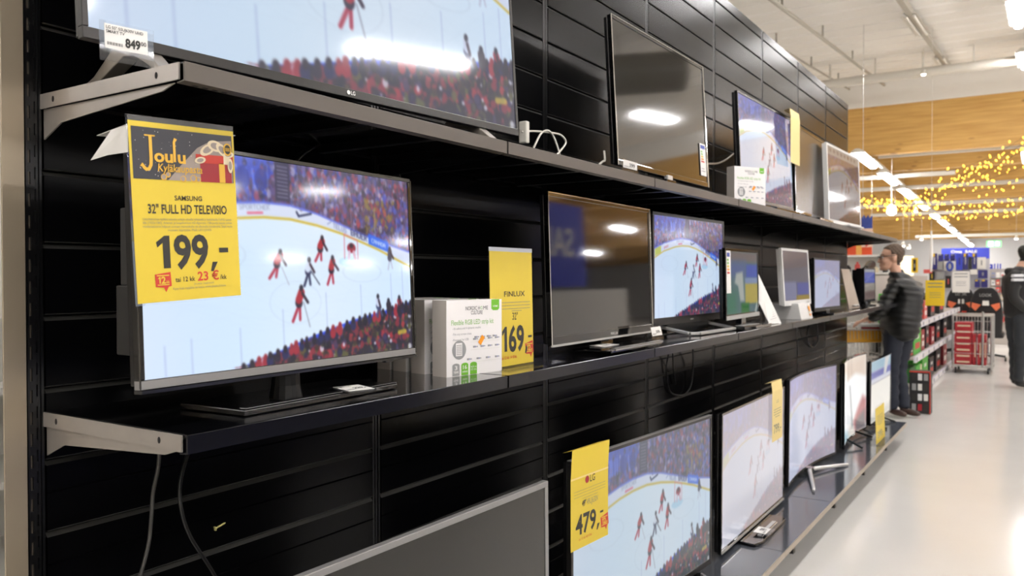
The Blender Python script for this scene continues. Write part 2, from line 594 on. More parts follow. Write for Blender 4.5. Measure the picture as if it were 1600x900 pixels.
mb = MB(); mb.lathe([(.03, .12), (.09, .06), (.1, -.06), (.04, -.12)], SPOT, 14); mb.build('globe', t)

t = thing('fan_heater', 'grey drum-shaped fan heater under the roof, mirrored in the dark top-shelf television', 'heater', (3.3, 10.1, 4.5))
mb = MB(); mb.tube([(.38, -.32, 0), (.40, -.335, 0), (-.40, .335, 0), (-.38, .32, 0)], [.24, .27, .27, .24], mat('grey_drum', '6f685c', .5), 24); mb.build('drum', t)
mb = MB(); mb.tube([(.25, -.2, .2), (.25, -.2, roof(9.9) - 4.5)], .012, PIPEG, 6); mb.build('hanger', t)
mb = MB(); mb.tube([(-.25, .2, .2), (-.25, .2, roof(10.3) - 4.5)], .012, PIPEG, 6); mb.build('hanger', t)

# fairy lights: every strand a thing with its bulbs as parts
BULB = mat('amber_bulb', 'ffcf55', .4, emit='ffc640', estr=4.0)
bmb = MB(); bmb.lathe([(.003, .02), (.010, .008), (.011, -.004), (.004, -.018)], BULB, 7)
bulb0 = bmb.build('bulb', smooth=True)
bulb_me = bulb0.data
bpy.data.objects.remove(bulb0)
WIREG = mat('gold_wire', '6b5524', .4)
rng = random.Random(3)
strands = [((1602, 212), (1478, 268), 15.0, 10, 0), ((1602, 232), (1465, 285), 15.4, 18, 0), ((1602, 222), (1500, 262), 15.2, 14, 0), ((1602, 258), (1440, 300), 15.8, 20, 0),
           ((1602, 275), (1520, 300), 15.5, 12, 4), ((1602, 308), (1340, 318), 16.2, 34, 5), ((1602, 322), (1340, 310), 16.6, 34, 6), ((1602, 332), (1345, 322), 17.0, 34, 5),
           ((1602, 328), (1400, 334), 17.4, 26, 4), ((1560, 240), (1420, 306), 16.0, 24, 0), ((1480, 305), (1338, 306), 16.8, 26, 5), ((1450, 312), (1338, 316), 15.9, 26, 6),
           ((1440, 322), (1338, 312), 17.2, 24, 5), ((1590, 238), (1490, 284), 16.3, 16, 0)]
for i, (p0, p1, y, n, sag) in enumerate(strands):
    pts = []
    for k in range(15):
        s_ = k / 14
        px = p0[0] + (p1[0] - p0[0]) * s_
        py = p0[1] + (p1[1] - p0[1]) * s_ + sag * 4 * s_ * (1 - s_) + (8 * 4 * s_ * (1 - s_) if sag == 0 else 0)
        pts.append(at(px, py, y + .5 * s_))
    o = pts[0]
    mb = MB(); mb.tube([p - o for p in pts], .003, WIREG, 4)
    w = mb.build('light_string'); w.location = o
    tag(w, 'string of tiny yellow lights sagging over the aisle, %s of the festoon' % ORD[i], 'string lights', 'yellow light strings over the aisle')
    for k in range(n):
        f = (k + rng.random()) / n * 14
        a = min(13, int(f))
        q = pts[a].lerp(pts[a + 1], f - a) - o
        b = bpy.data.objects.new('bulb', bulb_me)
        COL.objects.link(b)
        b.parent = w
        b.location = q + Vector((rng.uniform(-.03, .03), rng.uniform(-.1, .1), rng.uniform(-.11, .05)))
        sc = rng.uniform(.8, 1.35)
        b.scale = (sc, sc, sc)
        b.rotation_euler = (rng.uniform(-.6, .6), rng.uniform(-.6, .6), 0)

# ------------------------------------------------------------------ the television wall
YS, XS, XD = .8594, .4644, .6868
ZT, ZM, ZD = 1.817, 1.179, .168
G0, GP = .785, .1466
ZTOP = 3.19
WALLN = 8
# one slatwall panel (module 1 m), profile in x-z swept along y
GROOVES = [G0 + GP * k for k in range(-5, 17)]
mb = MB()
prof_z = .03
edges = []
zs = [z for z in GROOVES if z > .1] + [ZTOP]
lo = .03
for i, z in enumerate(zs):
    top = z
    last = i == len(zs) - 1
    mb.box((-.02, .022, lo + .004), (0, .978, top if last else top - .010), SLAT)
    mb.tube([(-.0022, .0225, lo + .0042), (-.0022, .9775, lo + .0042)], .0024, SLATLIP, 6)
    if not last:
        mb.prism([(-.02, .022, top - .0101), (-.0002, .022, top - .0101), (-.008, .022, top - .0015), (-.02, .022, top - .001)], (0, .956, 0), SLATLIP)
    if z < 1.15:
        mb.prism([(0, .022, z - .062), (.0028, .022, z - .0645), (0, .022, z - .067)], (0, .956, 0), SLAT)
    lo = top
mb.box((-.026, .022, .03), (-.02, .978, ZTOP), GROOVE)
pan = mb.build('slatwall_panel')
pan.location = (0, YS - .015, 0)
tag(pan, 'black slatwall panel behind the nearest televisions, first from the steel post', 'wall panel', 'black slatwall panels')
for k in range(1, WALLN):
    c = pan.copy(); COL.objects.link(c); c.location = (0, YS - .02 + k, 0)
    c['label'] = 'black slatwall panel with horizontal grooves, %s from the steel post' % ORD[k]
# slotted uprights
mb = MB()
mb.box((-.05, -.016, 0), (-.006, .016, ZTOP), BLK)
mb.box((-.006, -.016, 0), (-.001, -.009, ZTOP), BLK)
mb.box((-.006, .009, 0), (-.001, .016, ZTOP), BLK)
mb.box((-.006, -.003, 0), (-.002, .003, ZTOP), BLK)
for k in range(62):
    z = .08 + k * .05
    for y in (-.006, .006):
        mb.box((-.0065, y - .0025, z), (-.0045, y + .0025, z + .03), SLOT)
up = mb.build('shelf_upright')
up.location = (0, YS + .98, 0)
tag(up, 'black slotted upright in the slatwall seam, first after the steel post', 'upright', 'slotted uprights between the slatwall panels')
for k in range(2, WALLN + 1):
    c = up.copy(); COL.objects.link(c); c.location = (0, YS - .02 + k, 0)
    c['label'] = 'black slotted upright in the slatwall seam, %s after the steel post' % ORD[k - 1]
# perforated end strip and the steel post that closes the near end
PERF = mat('slot_shine', '574f45', .35, metal=.4)  # shine of the lit slots put into this paler colour
mb = MB()
mb.box((-.05, .8305, 0), (-.004, .8625, ZTOP), BLK)
for ya, yb in ((.8305, .8345), (.8395, .8465), (.8495, .8535), (.8565, .8615)):
    mb.box((-.004, ya, 0), (.001, yb, ZTOP), BLK)
for k in range(72):
    z = .05 + k * .0435
    mb.box((-.004, .8345, z), (.0012, .8395, z + .018), BLK)
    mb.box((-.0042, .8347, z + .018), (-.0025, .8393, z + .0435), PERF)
    mb.box((-.004, .8466, z + .01), (.0008, .8494, z + .03), BLK)
tag(origin_to(mb.build('slotted_edge_strip'), (0, .845, 0)), 'black perforated strip with a column of slots beside the steel post', 'upright')
mb = MB(); mb.box((-.004, .786, 0), (.0, .829, ZTOP + .02), STEEL); mb.box((-.03, .822, 0), (-.004, .829, ZTOP + .02), STEEL)
tag(origin_to(mb.build('steel_post', bevel=.001), (0, .81, 0)), 'brushed steel post closing the television wall at the left photo edge', 'post')
mb = MB(); mb.box((-.06, YS, 0), (-.028, YS + WALLN - .03, ZTOP - .01), GROOVE)
tag(origin_to(mb.build('gondola_back_panel'), (-.05, YS + 4, 0)), 'black back sheet behind the slatwall grooves', 'panel')


def bracket(mb, y, z, depth, mtl, thick=.003):
    mb.box((.0, y - thick, z - .030), (depth - .012, y, z - .001), mtl)
    g = [(.0, y, z - .030), (depth - .035, y, z - .032), (depth - .07, y, z - .042), (.065, y, z - .062), (.0, y, z - .09)]
    mb.prism([(p[0], y + .0045, p[2]) for p in g], (0, .003, 0), mtl)


def bracket_slots(mb, y, z, depth):
    for x in (.05, depth - .075):
        mb.prism([(x + .004 * math.cos(q), y - .0036, z - .0155 + .006 * math.sin(q)) for q in [math.pi * k / 6 for k in range(12)]], (0, .0008, 0), SLOT)


def make_shelf(z, depth, k, label, group, top_m, lip_m):
    r = thing('wall_shelf', label, 'shelf', (0, YS + k, z), 0, group)
    mb = MB()
    mb.box((.0, .005, -.004), (depth - .003, .995, 0), top_m)
    mb.build('shelf_plate', r)
    mb = MB()
    mb.prism([(depth - .004, .004, -.001), (depth - .001, .004, .0), (depth, .004, -.001), (depth, .004, -.033), (depth - .022, .004, -.035), (depth - .022, .004, -.033), (depth - .004, .004, -.031)], (0, .992, 0), lip_m)
    for q in range(4):
        mb.box((depth - .018, .03 + q * .02, -.0356), (depth - .013, .04 + q * .02, -.035), SLOT)
    mb.build('front_lip', r)
    for q in (.25, .5, .75):
        mb = MB(); mb.box((.01, q - .012, -.026), (depth - .03, q + .012, -.004), BLK); mb.build('stiffener_rib', r)
    for y in (.003, .992):
        first_ = (k == 0 and y < .1)
        mb = MB(); bracket(mb, y, 0, depth, BRKT if first_ else BLK)
        if first_:
            bracket_slots(mb, y, 0, depth)
        b = mb.build('bracket', r)
        if first_:
            b['label'] = 'bare steel end bracket with two slots'
    return r


for tier, z, lm in (('top', ZT, LIP), ('middle', ZM, LIPM_)):
    s0 = make_shelf(z, XS, 0, 'black %s shelf board nearest the steel post, bare steel bracket at its end' % tier, 'boards of the %s shelf' % tier, SHELF, lm)
    s1 = make_shelf(z, XS, 1, 'black %s shelf board, second from the steel post' % tier, 'boards of the %s shelf' % tier, SHELF, lm)
    for k in range(2, WALLN):
        dup(s1, (0, YS + k, z), label='black %s shelf board, %s from the steel post' % (tier, ORD[k]))
# bottom deck boards on feet
EDGE = mat('deck_edge', 'a79c8b', .35, metal=.35)
d0 = None
for k in range(7):
    lab = 'dark glossy bottom deck board with pale edge, %s from the steel post' % ORD[k]
    if d0 is None:
        d0 = thing('deck_board', lab, 'deck board', (0, YS + k, ZD), 0, 'bottom deck boards')
        mb = MB(); mb.box((.0, .003, -.004), (XD - .002, .997, 0), DECK); mb.build('deck_plate', d0)
        mb = MB(); mb.box((XD - .004, .003, -.026), (XD, .997, .0005), EDGE); mb.build('front_edge', d0)
        mb = MB(); mb.box((.52, .49, -ZD), (.6, .53, -.004), BLK); mb.build('foot', d0)
        mb = MB(); mb.box((XD - .05, .2, -.04), (XD - .02, .215, -.004), BLK); mb.box((XD - .05, .8, -.04), (XD - .02, .815, -.004), BLK); mb.build('clip', d0)
    else:
        dup(d0, (0, YS + k, ZD), label=lab)

# ------------------------------------------------------------------ the match picture shown on the screens
F57 = {'S': '01111 10000 10000 01110 00001 00001 11110', 'P': '11110 10001 10001 11110 10000 10000 10000', 'O': '01110 10001 10001 10001 10001 10001 01110',
       'R': '11110 10001 10001 11110 10100 10010 10001', 'T': '11111 00100 00100 00100 00100 00100 00100', 'C': '01111 10000 10000 10000 10000 10000 01111',
       'H': '10001 10001 10001 11111 10001 10001 10001', 'E': '11111 10000 10000 11110 10000 10000 11111', 'K': '10001 10010 10100 11000 10100 10010 10001',
       'L': '10000 10000 10000 10000 10000 10000 11111', 'U': '10001 10001 10001 10001 10001 10001 01110', 'B': '11110 10001 10001 11110 10001 10001 11110',
       'A': '01110 10001 10001 11111 10001 10001 10001', 'N': '10001 11001 10101 10011 10001 10001 10001', 'D': '11110 10001 10001 10001 10001 10001 11110'}


def paint(PW, PH, menubar=False):
    rg = np.random.RandomState(5)
    U, V = np.meshgrid((np.arange(PW) + .5) / PW * 16, (np.arange(PH) + .5) / PH * 9)
    img = np.zeros((PH, PW, 3))
    px = 16 / PW

    def blend(mask, c):
        img[:] = img * (1 - mask[..., None]) + np.array(c) / 255 * mask[..., None]

    def cov(d):                       # signed distance -> coverage
        return np.clip(.5 - d / (1.2 * px), 0, 1)

    def ell(cx, cy, rx, ry, c, al=1.0, rot=0.0):
        R = max(rx, ry) + 2 * px
        x0, x1 = int(max(0, (cx - R) / px)), int(min(PW, (cx + R) / px + 2))
        y0, y1 = int(max(0, (cy - R) / px)), int(min(PH, (cy + R) / px + 2))
        if x1 <= x0 or y1 <= y0:
            return
        du, dv = U[y0:y1, x0:x1] - cx, V[y0:y1, x0:x1] - cy
        ca, sa = math.cos(rot), math.sin(rot)
        a, b = (du * ca + dv * sa) / rx, (-du * sa + dv * ca) / ry
        mk = np.clip(.5 - (np.sqrt(a * a + b * b) - 1) * min(rx, ry) / (1.2 * px), 0, 1) * al
        s = img[y0:y1, x0:x1]
        s[:] = s * (1 - mk[..., None]) + np.array(c) / 255 * mk[..., None]

    def seg(ax, ay, bx, by, w, c, al=1.0):
        R = w + 2 * px
        x0, x1 = int(max(0, (min(ax, bx) - R) / px)), int(min(PW, (max(ax, bx) + R) / px + 2))
        y0, y1 = int(max(0, (min(ay, by) - R) / px)), int(min(PH, (max(ay, by) + R) / px + 2))
        if x1 <= x0 or y1 <= y0:
            return
        u, v = U[y0:y1, x0:x1] - ax, V[y0:y1, x0:x1] - ay
        dx, dy = bx - ax, by - ay
        t = np.clip((u * dx + v * dy) / (dx * dx + dy * dy + 1e-9), 0, 1)
        d = np.hypot(u - t * dx, v - t * dy) - w / 2
        mk = cov(d) * al
        s = img[y0:y1, x0:x1]
        s[:] = s * (1 - mk[..., None]) + np.array(c) / 255 * mk[..., None]

    # ice
    ice = np.stack([.85 - .02 * np.sin(U * .5), .925 - .012 * np.sin(U * .4 + 1), np.ones_like(U)], -1)
    img[:] = ice
    yel = np.interp(U, [0, 2, 4.5, 6, 7.5, 9.2, 10.8, 12.2, 13.5, 16], [3.75, 3.1, 2.66, 2.53, 2.53, 2.73, 3.04, 3.4, 3.76, 4.6])
    top = np.interp(U, [0, 2, 4.5, 6, 7.5, 9.2, 10.8, 12.5, 14, 16], [2.95, 2.4, 2.0, 1.88, 1.9, 2.18, 2.6, 3.06, 3.4, 3.8])
    for cx, cy, rx, ry in ((7.7, 6.3, 1.55, .95), (3.2, 4.2, 1.7, .7), (12.2, 4.9, 1.4, .5)):   # face-off circles
        d = np.abs(np.sqrt(((U - cx) / rx) ** 2 + ((V - cy) / ry) ** 2) - 1) * ry - .02
        blend(cov(d) * .16, (150, 165, 190))
    for k in range(60):
        seg(rg.uniform(0, 15), rg.uniform(3.5, 8), rg.uniform(0, 16), rg.uniform(3.5, 8), .02, (190, 205, 225), .12)
    # boards
    blend(cov(V - yel + .07), (214, 224, 246))
    blend(cov(np.abs(V - yel) - .055), (208, 180, 56))
    # stands
    blend(cov(V - top), (66, 58, 104))
    blend(cov(V - top) * cov(U - 6.6), (50, 74, 190))
    cols = [(44, 58, 160), (70, 84, 190), (150, 45, 70), (180, 66, 80), (178, 176, 205), (28, 24, 46), (104, 56, 110), (60, 54, 80), (120, 116, 168), (86, 74, 120), (74, 58, 74), (50, 44, 90), (96, 60, 90)]
    for k in range(2600):
        cx = rg.uniform(0, 16)
        ty = np.interp(cx, U[0], top[0])
        cy = rg.uniform(0, ty - .1)
        if cx < 6.6 and cy < 1.25 and rg.rand() < .85:
            continue
        c = cols[rg.randint(len(cols))]
        if cx > 12.5 and cy > 1.2 and rg.rand() < .35:
            c = (132, 116, 56) if cx < 14.8 and cy < 2.8 else (66, 86, 190)
        s = rg.uniform(.05, .15)
        ell(cx, cy, s, s * rg.uniform(.9, 1.8), c, .6)
    for k in range(14):                                   # players' bench seen as pale vertical streaks
        x = rg.uniform(.2, 6.3)
        seg(x, .5, x + .05, 1.3, .12, (90, 120, 235), .7)
    for x in (1.2, 3.1, 4.9, 5.9):
        ell(x, .9, .35, .5, (30, 45, 140), .7)
    blend(cov(np.abs(U - 7.1) - .42) * cov(V - 1.75), (36, 32, 70))
    for k in range(9):
        seg(6.8, .2 + k * .17, 7.4, .22 + k * .17, .04, (190, 190, 210), .8)
    for k in range(9):
        x = 1 + 1.75 * k
        ty = np.interp(x, U[0], top[0])
        seg(x, ty - 1.6, x, ty, .03, (170, 175, 220), .6)
    blend(cov(np.abs(V - top) - .05), (96, 114, 220))

    def word(t, cx, cy, w, h, c, slope):
        n = len(t)
        cell = w / (n * 6)
        for i, ch in enumerate(t):
            rows = F57[ch].split()
            for r, row in enumerate(rows):
                for q, bit in enumerate(row):
                    if bit == '1':
                        x = cx - w / 2 + (i * 6 + q + .5) * cell
                        y = cy - h / 2 + (r + .5) * h / 7 + slope * (x - cx)
                        seg(x - cell * .3, y, x + cell * .3, y, h / 7, c, .8)
    word('SPORTCHEK', 5.5, 2.12, 1.7, .22, (150, 160, 190), -.05)
    seg(5.1, 2.4, 5.9, 2.34, .09, (225, 90, 120))
    seg(7.9, 2.18, 8.02, 2.36, .1, (30, 40, 80)); seg(8.02, 2.36, 8.8, 2.2, .09, (30, 40, 80))
    word('TELUS', 10.7, 2.78, .95, .24, (120, 135, 180), .25)
    seg(9.85, 2.62, 10.1, 2.5, .05, (120, 140, 190))
    word('BAUER', 12.05, 3.07, 1.2, .32, (40, 45, 95), .24)
    yb = .25 * (U - 13.5) + 3.4
    blend(cov(np.maximum(np.abs(U - 13.5) - .78, np.abs(V - yb) - .27)), (46, 104, 232))
    word('CANADA', 13.5, 3.42, 1.1, .22, (225, 235, 255), .24)
    blend(cov(np.maximum(np.abs(U - .8) - .62, np.abs(V - 3.1 + .27 * (U - .8)) - .3)), (196, 206, 70))
    word('SPORT', 2.5, 2.72, 1.0, .2, (200, 90, 100), -.22)
    # goal
    ell(11.3, 4.4, .75, .24, (170, 215, 245), .8)
    for a in ((10.97, 3.05, 11.9, 3.35), (10.97, 3.05, 10.95, 4.25), (11.9, 3.35, 11.9, 4.3)):
        seg(*a, .05, (215, 110, 130))

    def player(hx, hy, fx, fy, shirt, lean=1, legc=(35, 25, 45), sock=None, s=1.0):
        bx, by = hx * .6 + fx * .4, hy * .62 + fy * .38
        seg(bx, by + .2 * s, fx - .12 * s, fy, .13 * s, sock or legc)
        seg(bx + .05, by + .2 * s, fx + .26 * s, fy - .06, .12 * s, sock or legc)
        ell(bx, by + .12 * s, .19 * s, .2 * s, legc)
        seg(hx, hy + .22 * s, bx, by, .34 * s, shirt)
        seg(hx + .05, hy + .25 * s, hx + .3 * s * lean, hy + .62 * s, .12 * s, (40, 25, 40))
        ell(hx, hy + .05, .1 * s, .13 * s, (28, 26, 40))
    REDS, RSOCK = (172, 34, 46), (176, 40, 64)
    player(9.46, 3.25, 9.1, 4.4, REDS, 1, sock=RSOCK)
    player(6.85, 3.98, 6.3, 5.2, REDS, 1, sock=RSOCK)
    player(10.11, 4.18, 9.85, 5.5, REDS, 1.2, sock=RSOCK)
    player(8.58, 4.3, 8.35, 5.55, (214, 226, 246), 1, (40, 45, 80))
    player(8.03, 5.6, 7.6, 7.15, REDS, 1.1, sock=RSOCK, s=1.15)
    seg(8.15, 6.3, 8.5, 7.45, .04, (120, 120, 140)); seg(6.9, 4.7, 7.3, 5.5, .03, (150, 150, 170)); seg(8.7, 4.9, 9.2, 5.5, .05, (40, 40, 60))
    ell(11.45, 3.72, .3, .24, (150, 35, 55)); ell(11.45, 3.6, .14, .12, (50, 30, 45)); seg(11.3, 3.9, 11.25, 4.25, .16, (215, 190, 215)); seg(11.6, 3.9, 11.7, 4.25, .16, (215, 170, 190))
    player(14.36, 3.62, 14.3, 4.75, (60, 60, 80), 1, (70, 75, 100), (190, 200, 225), .9)
    # glass posts in front
    for x, y0 in ((2.1, 7.6), (4.5, 7.3), (6.88, 6.6), (9.59, 5.9), (12.02, 5.55), (14.36, 5.0), (15.3, 4.6), (.9, 7.8)):
        yb_ = np.interp(x, [0, 4.5, 16], [9.3, 9.05, 6.6])
        seg(x, y0, x + .03, yb_, .045, (150, 165, 215), .6)
    # near crowd
    edge = np.interp(U, [0, 4.5, 6.6, 8.9, 11.3, 13.9, 16], [9.6, 9.0, 8.5, 7.9, 7.36, 6.95, 6.55])
    blend(cov(edge - V - .0), (36, 26, 40))
    blend(cov(np.abs(V - edge - .04) - .11), (44, 74, 224))
    ccols = [(20, 16, 30), (28, 20, 34), (140, 34, 48), (170, 44, 54), (205, 205, 222), (50, 44, 30), (60, 50, 90), (24, 22, 60), (130, 40, 50), (90, 90, 40)]
    for k in range(900):
        cx = rg.uniform(4.2, 16)
        ey = np.interp(cx, U[0], edge[0])
        cy = ey + .1 + (9.1 - ey) * rg.rand() ** .9
        s = rg.uniform(.07, .2)
        c = ccols[min(9, int(rg.rand() * 10))]
        if c[0] > 200:
            s *= .7
        ell(cx, cy, s, s * rg.uniform(.9, 1.4), c, .85)
    x = 4.6
    while x < 16:
        ey = np.interp(x, U[0], edge[0])
        s = rg.uniform(.85, 1.25)
        c = [(24, 18, 34), (30, 20, 40), (160, 36, 50), (26, 30, 80), (20, 16, 28)][rg.randint(5)]
        ell(x, ey + .18, .16 * s, .22 * s, c)
        ell(x + .02, ey - .06, .1 * s, .14 * s, (28, 18, 28) if c[0] < 100 else (150, 36, 44))
        x += rg.uniform(.26, .5)
    player(13.3, 6.1, 13.35, 7.2, (205, 215, 240), .6, (60, 70, 110)); player(14.12, 6.35, 14.2, 7.5, (30, 22, 40), .5, s=1.1); player(15.0, 6.2, 15.1, 7.0, (150, 40, 55), .5)
    seg(14.9, 8.1, 15.4, 8.05, .25, (200, 180, 50), .8)
    if menubar:
        blend(cov(V - 1.05), (190, 214, 232))
        for k in range(8):
            seg(1.2 + k * 1.75, .45, 1.8 + k * 1.75, .45, .45, (90, 120, 150) if k != 5 else (50, 60, 80), .8)
    for _ in range(2):                                    # broadcast softness
        for ax in (0, 1):
            img = .5 * img + .25 * (np.roll(img, 1, ax) + np.roll(img, -1, ax))
    img[0] = img[2]; img[1] = img[2]; img[-1] = img[-3]; img[-2] = img[-3]
    img[:, 0] = img[:, 2]; img[:, 1] = img[:, 2]; img[:, -1] = img[:, -3]; img[:, -2] = img[:, -3]
    return np.clip(img, 0, 1)


def picture_mesh(name, PW, PH, img, curve=0.0):
    j, i = np.meshgrid(np.arange(PW), np.arange(PH))
    y = j / (PW - 1)
    co = np.stack([curve * (2 * y - 1) ** 2, y, 1 - i / (PH - 1)], -1).reshape(-1, 3)
    a = (np.arange(PH - 1)[:, None] * PW + np.arange(PW - 1)[None]).ravel()
    q = np.stack([a, a + PW, a + PW + 1, a + 1], -1)
    me = bpy.data.meshes.new(name)
    me.vertices.add(len(co)); me.vertices.foreach_set('co', co.ravel())
    me.loops.add(q.size); me.loops.foreach_set('vertex_index', q.ravel().astype(np.int32))
    me.polygons.add(len(q)); me.polygons.foreach_set('loop_start', np.arange(0, q.size, 4, dtype=np.int32))
    me.update(calc_edges=True)
    at_ = me.color_attributes.new('picture', 'FLOAT_COLOR', 'POINT')
    c = img.reshape(-1, 3)
    c = np.where(c <= .04045, c / 12.92, ((c + .055) / 1.055) ** 2.4)
    at_.data.foreach_set('color', np.concatenate([c, np.ones((len(c), 1))], 1).ravel().astype(np.float32))
    me.polygons.foreach_set('use_smooth', [True] * len(q))
    return me


PIC = picture_mesh('match_picture', 448, 252, paint(448, 252))
_sm = paint(256, 144)
PIC_SMALL = picture_mesh('match_picture_small', 256, 144, _sm)
PIC_CURVED = picture_mesh('match_picture_curved', 256, 144, _sm, .045)
PIC_MENU = picture_mesh('match_picture_menu', 256, 144, paint(256, 144, True))


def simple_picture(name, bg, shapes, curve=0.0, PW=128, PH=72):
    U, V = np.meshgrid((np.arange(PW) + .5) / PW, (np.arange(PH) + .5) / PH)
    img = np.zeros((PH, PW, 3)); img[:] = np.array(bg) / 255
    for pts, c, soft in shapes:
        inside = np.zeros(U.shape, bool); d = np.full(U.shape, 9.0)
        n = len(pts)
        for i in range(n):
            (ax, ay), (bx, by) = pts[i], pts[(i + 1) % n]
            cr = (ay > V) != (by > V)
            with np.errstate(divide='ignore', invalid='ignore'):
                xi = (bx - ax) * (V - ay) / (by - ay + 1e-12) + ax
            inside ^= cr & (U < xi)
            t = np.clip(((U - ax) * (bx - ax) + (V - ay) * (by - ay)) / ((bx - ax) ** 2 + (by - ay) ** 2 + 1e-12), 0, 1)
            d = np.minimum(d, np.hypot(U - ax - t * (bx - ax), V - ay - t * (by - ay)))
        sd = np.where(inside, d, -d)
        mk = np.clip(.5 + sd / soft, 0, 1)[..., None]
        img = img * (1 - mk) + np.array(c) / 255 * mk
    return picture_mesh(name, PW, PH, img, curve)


def R4(a, b, c, d):
    return [(a, b), (c, b), (c, d), (a, d)]


PIC_WHITE = simple_picture('cream_white_picture', (226, 220, 212), [(R4(0, 0, 1, .3), (214, 196, 182), .2), ([(.0, .9), (.15, .5), (.3, .28), (.7, .22), (1, .3), (1, .75), (.6, .8), (.3, .95)], (240, 242, 244), .06),
                           ([(0, .75), (.3, .9), (.5, 1), (0, 1)], (166, 200, 212), .1), ([(.45, .35), (.5, .35), (.62, .9), (.55, .9)], (170, 176, 180), .04), ([(.62, .85), (.9, .55), (1, .6), (1, .9), (.7, 1)], (176, 110, 116), .08), ([(.7, .85), (.95, .75), (1, 1), (.7, 1)], (110, 104, 110), .08)], .04)  # cream, white and blue patches drawn as a glowing picture
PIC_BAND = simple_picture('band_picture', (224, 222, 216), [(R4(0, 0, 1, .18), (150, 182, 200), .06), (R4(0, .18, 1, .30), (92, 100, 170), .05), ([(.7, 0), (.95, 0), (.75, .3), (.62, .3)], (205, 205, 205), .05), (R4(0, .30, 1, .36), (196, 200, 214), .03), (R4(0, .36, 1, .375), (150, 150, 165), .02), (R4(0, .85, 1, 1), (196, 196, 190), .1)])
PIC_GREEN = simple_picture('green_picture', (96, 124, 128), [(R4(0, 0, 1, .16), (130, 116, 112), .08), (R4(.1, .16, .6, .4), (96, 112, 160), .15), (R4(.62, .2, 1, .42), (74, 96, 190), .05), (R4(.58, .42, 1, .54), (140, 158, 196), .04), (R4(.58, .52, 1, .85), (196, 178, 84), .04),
                           ([(.3, .35), (.5, .32), (.55, .8), (.42, .8), (.35, .55), (.25, .5)], (190, 196, 190), .06), (R4(0, .65, .3, 1), (70, 130, 104), .2), (R4(.45, .84, .7, 1), (40, 120, 50), .06)])  # colours over the small dark screen painted as its own glow
PIC_MAUVE = simple_picture('mauve_reflection', (126, 119, 126), [(R4(0, .62, .5, 1), (146, 146, 178), .08), (R4(.5, .64, 1, .9), (104, 108, 176), .06), (R4(.45, .9, 1, 1), (176, 150, 70), .03), (R4(.48, .62, .5, .95), (90, 88, 104), .02)])  # reflections on the dark monitor painted into its glow
PIC_STRIPE = simple_picture('stripe_picture', (150, 140, 132), [(R4(0, 0, 1, .1), (176, 178, 186), .04), (R4(0, .1, 1, .46), (82, 98, 190), .04), (R4(0, .46, 1, .72), (168, 160, 150), .05), (R4(0, .72, 1, 1), (128, 108, 104), .1)])  # blue and beige bands drawn as the far monitor's glow
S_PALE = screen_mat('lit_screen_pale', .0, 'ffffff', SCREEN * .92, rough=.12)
S_DIM = screen_mat('dim_painted_glow', .0, 'ffffff', SCREEN * .62, rough=.06)  # dim glow carrying the colours painted on the dark screens
S_A = screen_mat('lit_screen_glossy', .03, 'cfd4ee', SCREEN, rough=.07)
S_T1 = screen_mat('lit_screen_large', .17, '9a9fb6', SCREEN * .92, rough=.07)
S_B2 = screen_mat('lit_screen_soft', .27, '94a2a6', SCREEN * .80, rough=.2)
S_M3 = screen_mat('lit_screen_blue', .10, 'a9b4e8', SCREEN * .88, rough=.12)
S_W = screen_mat('lit_screen_washed', .62, 'c6c1d8', SCREEN * .78, rough=.16)
S_B3 = screen_mat('lit_screen_palest', .74, 'cdc7d0', SCREEN * .82, rough=.16)
S_T3 = screen_mat('lit_screen_top_lilac', .30, 'a9aed6', SCREEN * .82, rough=.05)
S_W2 = screen_mat('lit_screen_lilac', .70, 'bdbbd6', SCREEN * .80, rough=.18)
S_W3 = screen_mat('lit_screen_dim', .45, '8f8c90', SCREEN * .38, rough=.05)


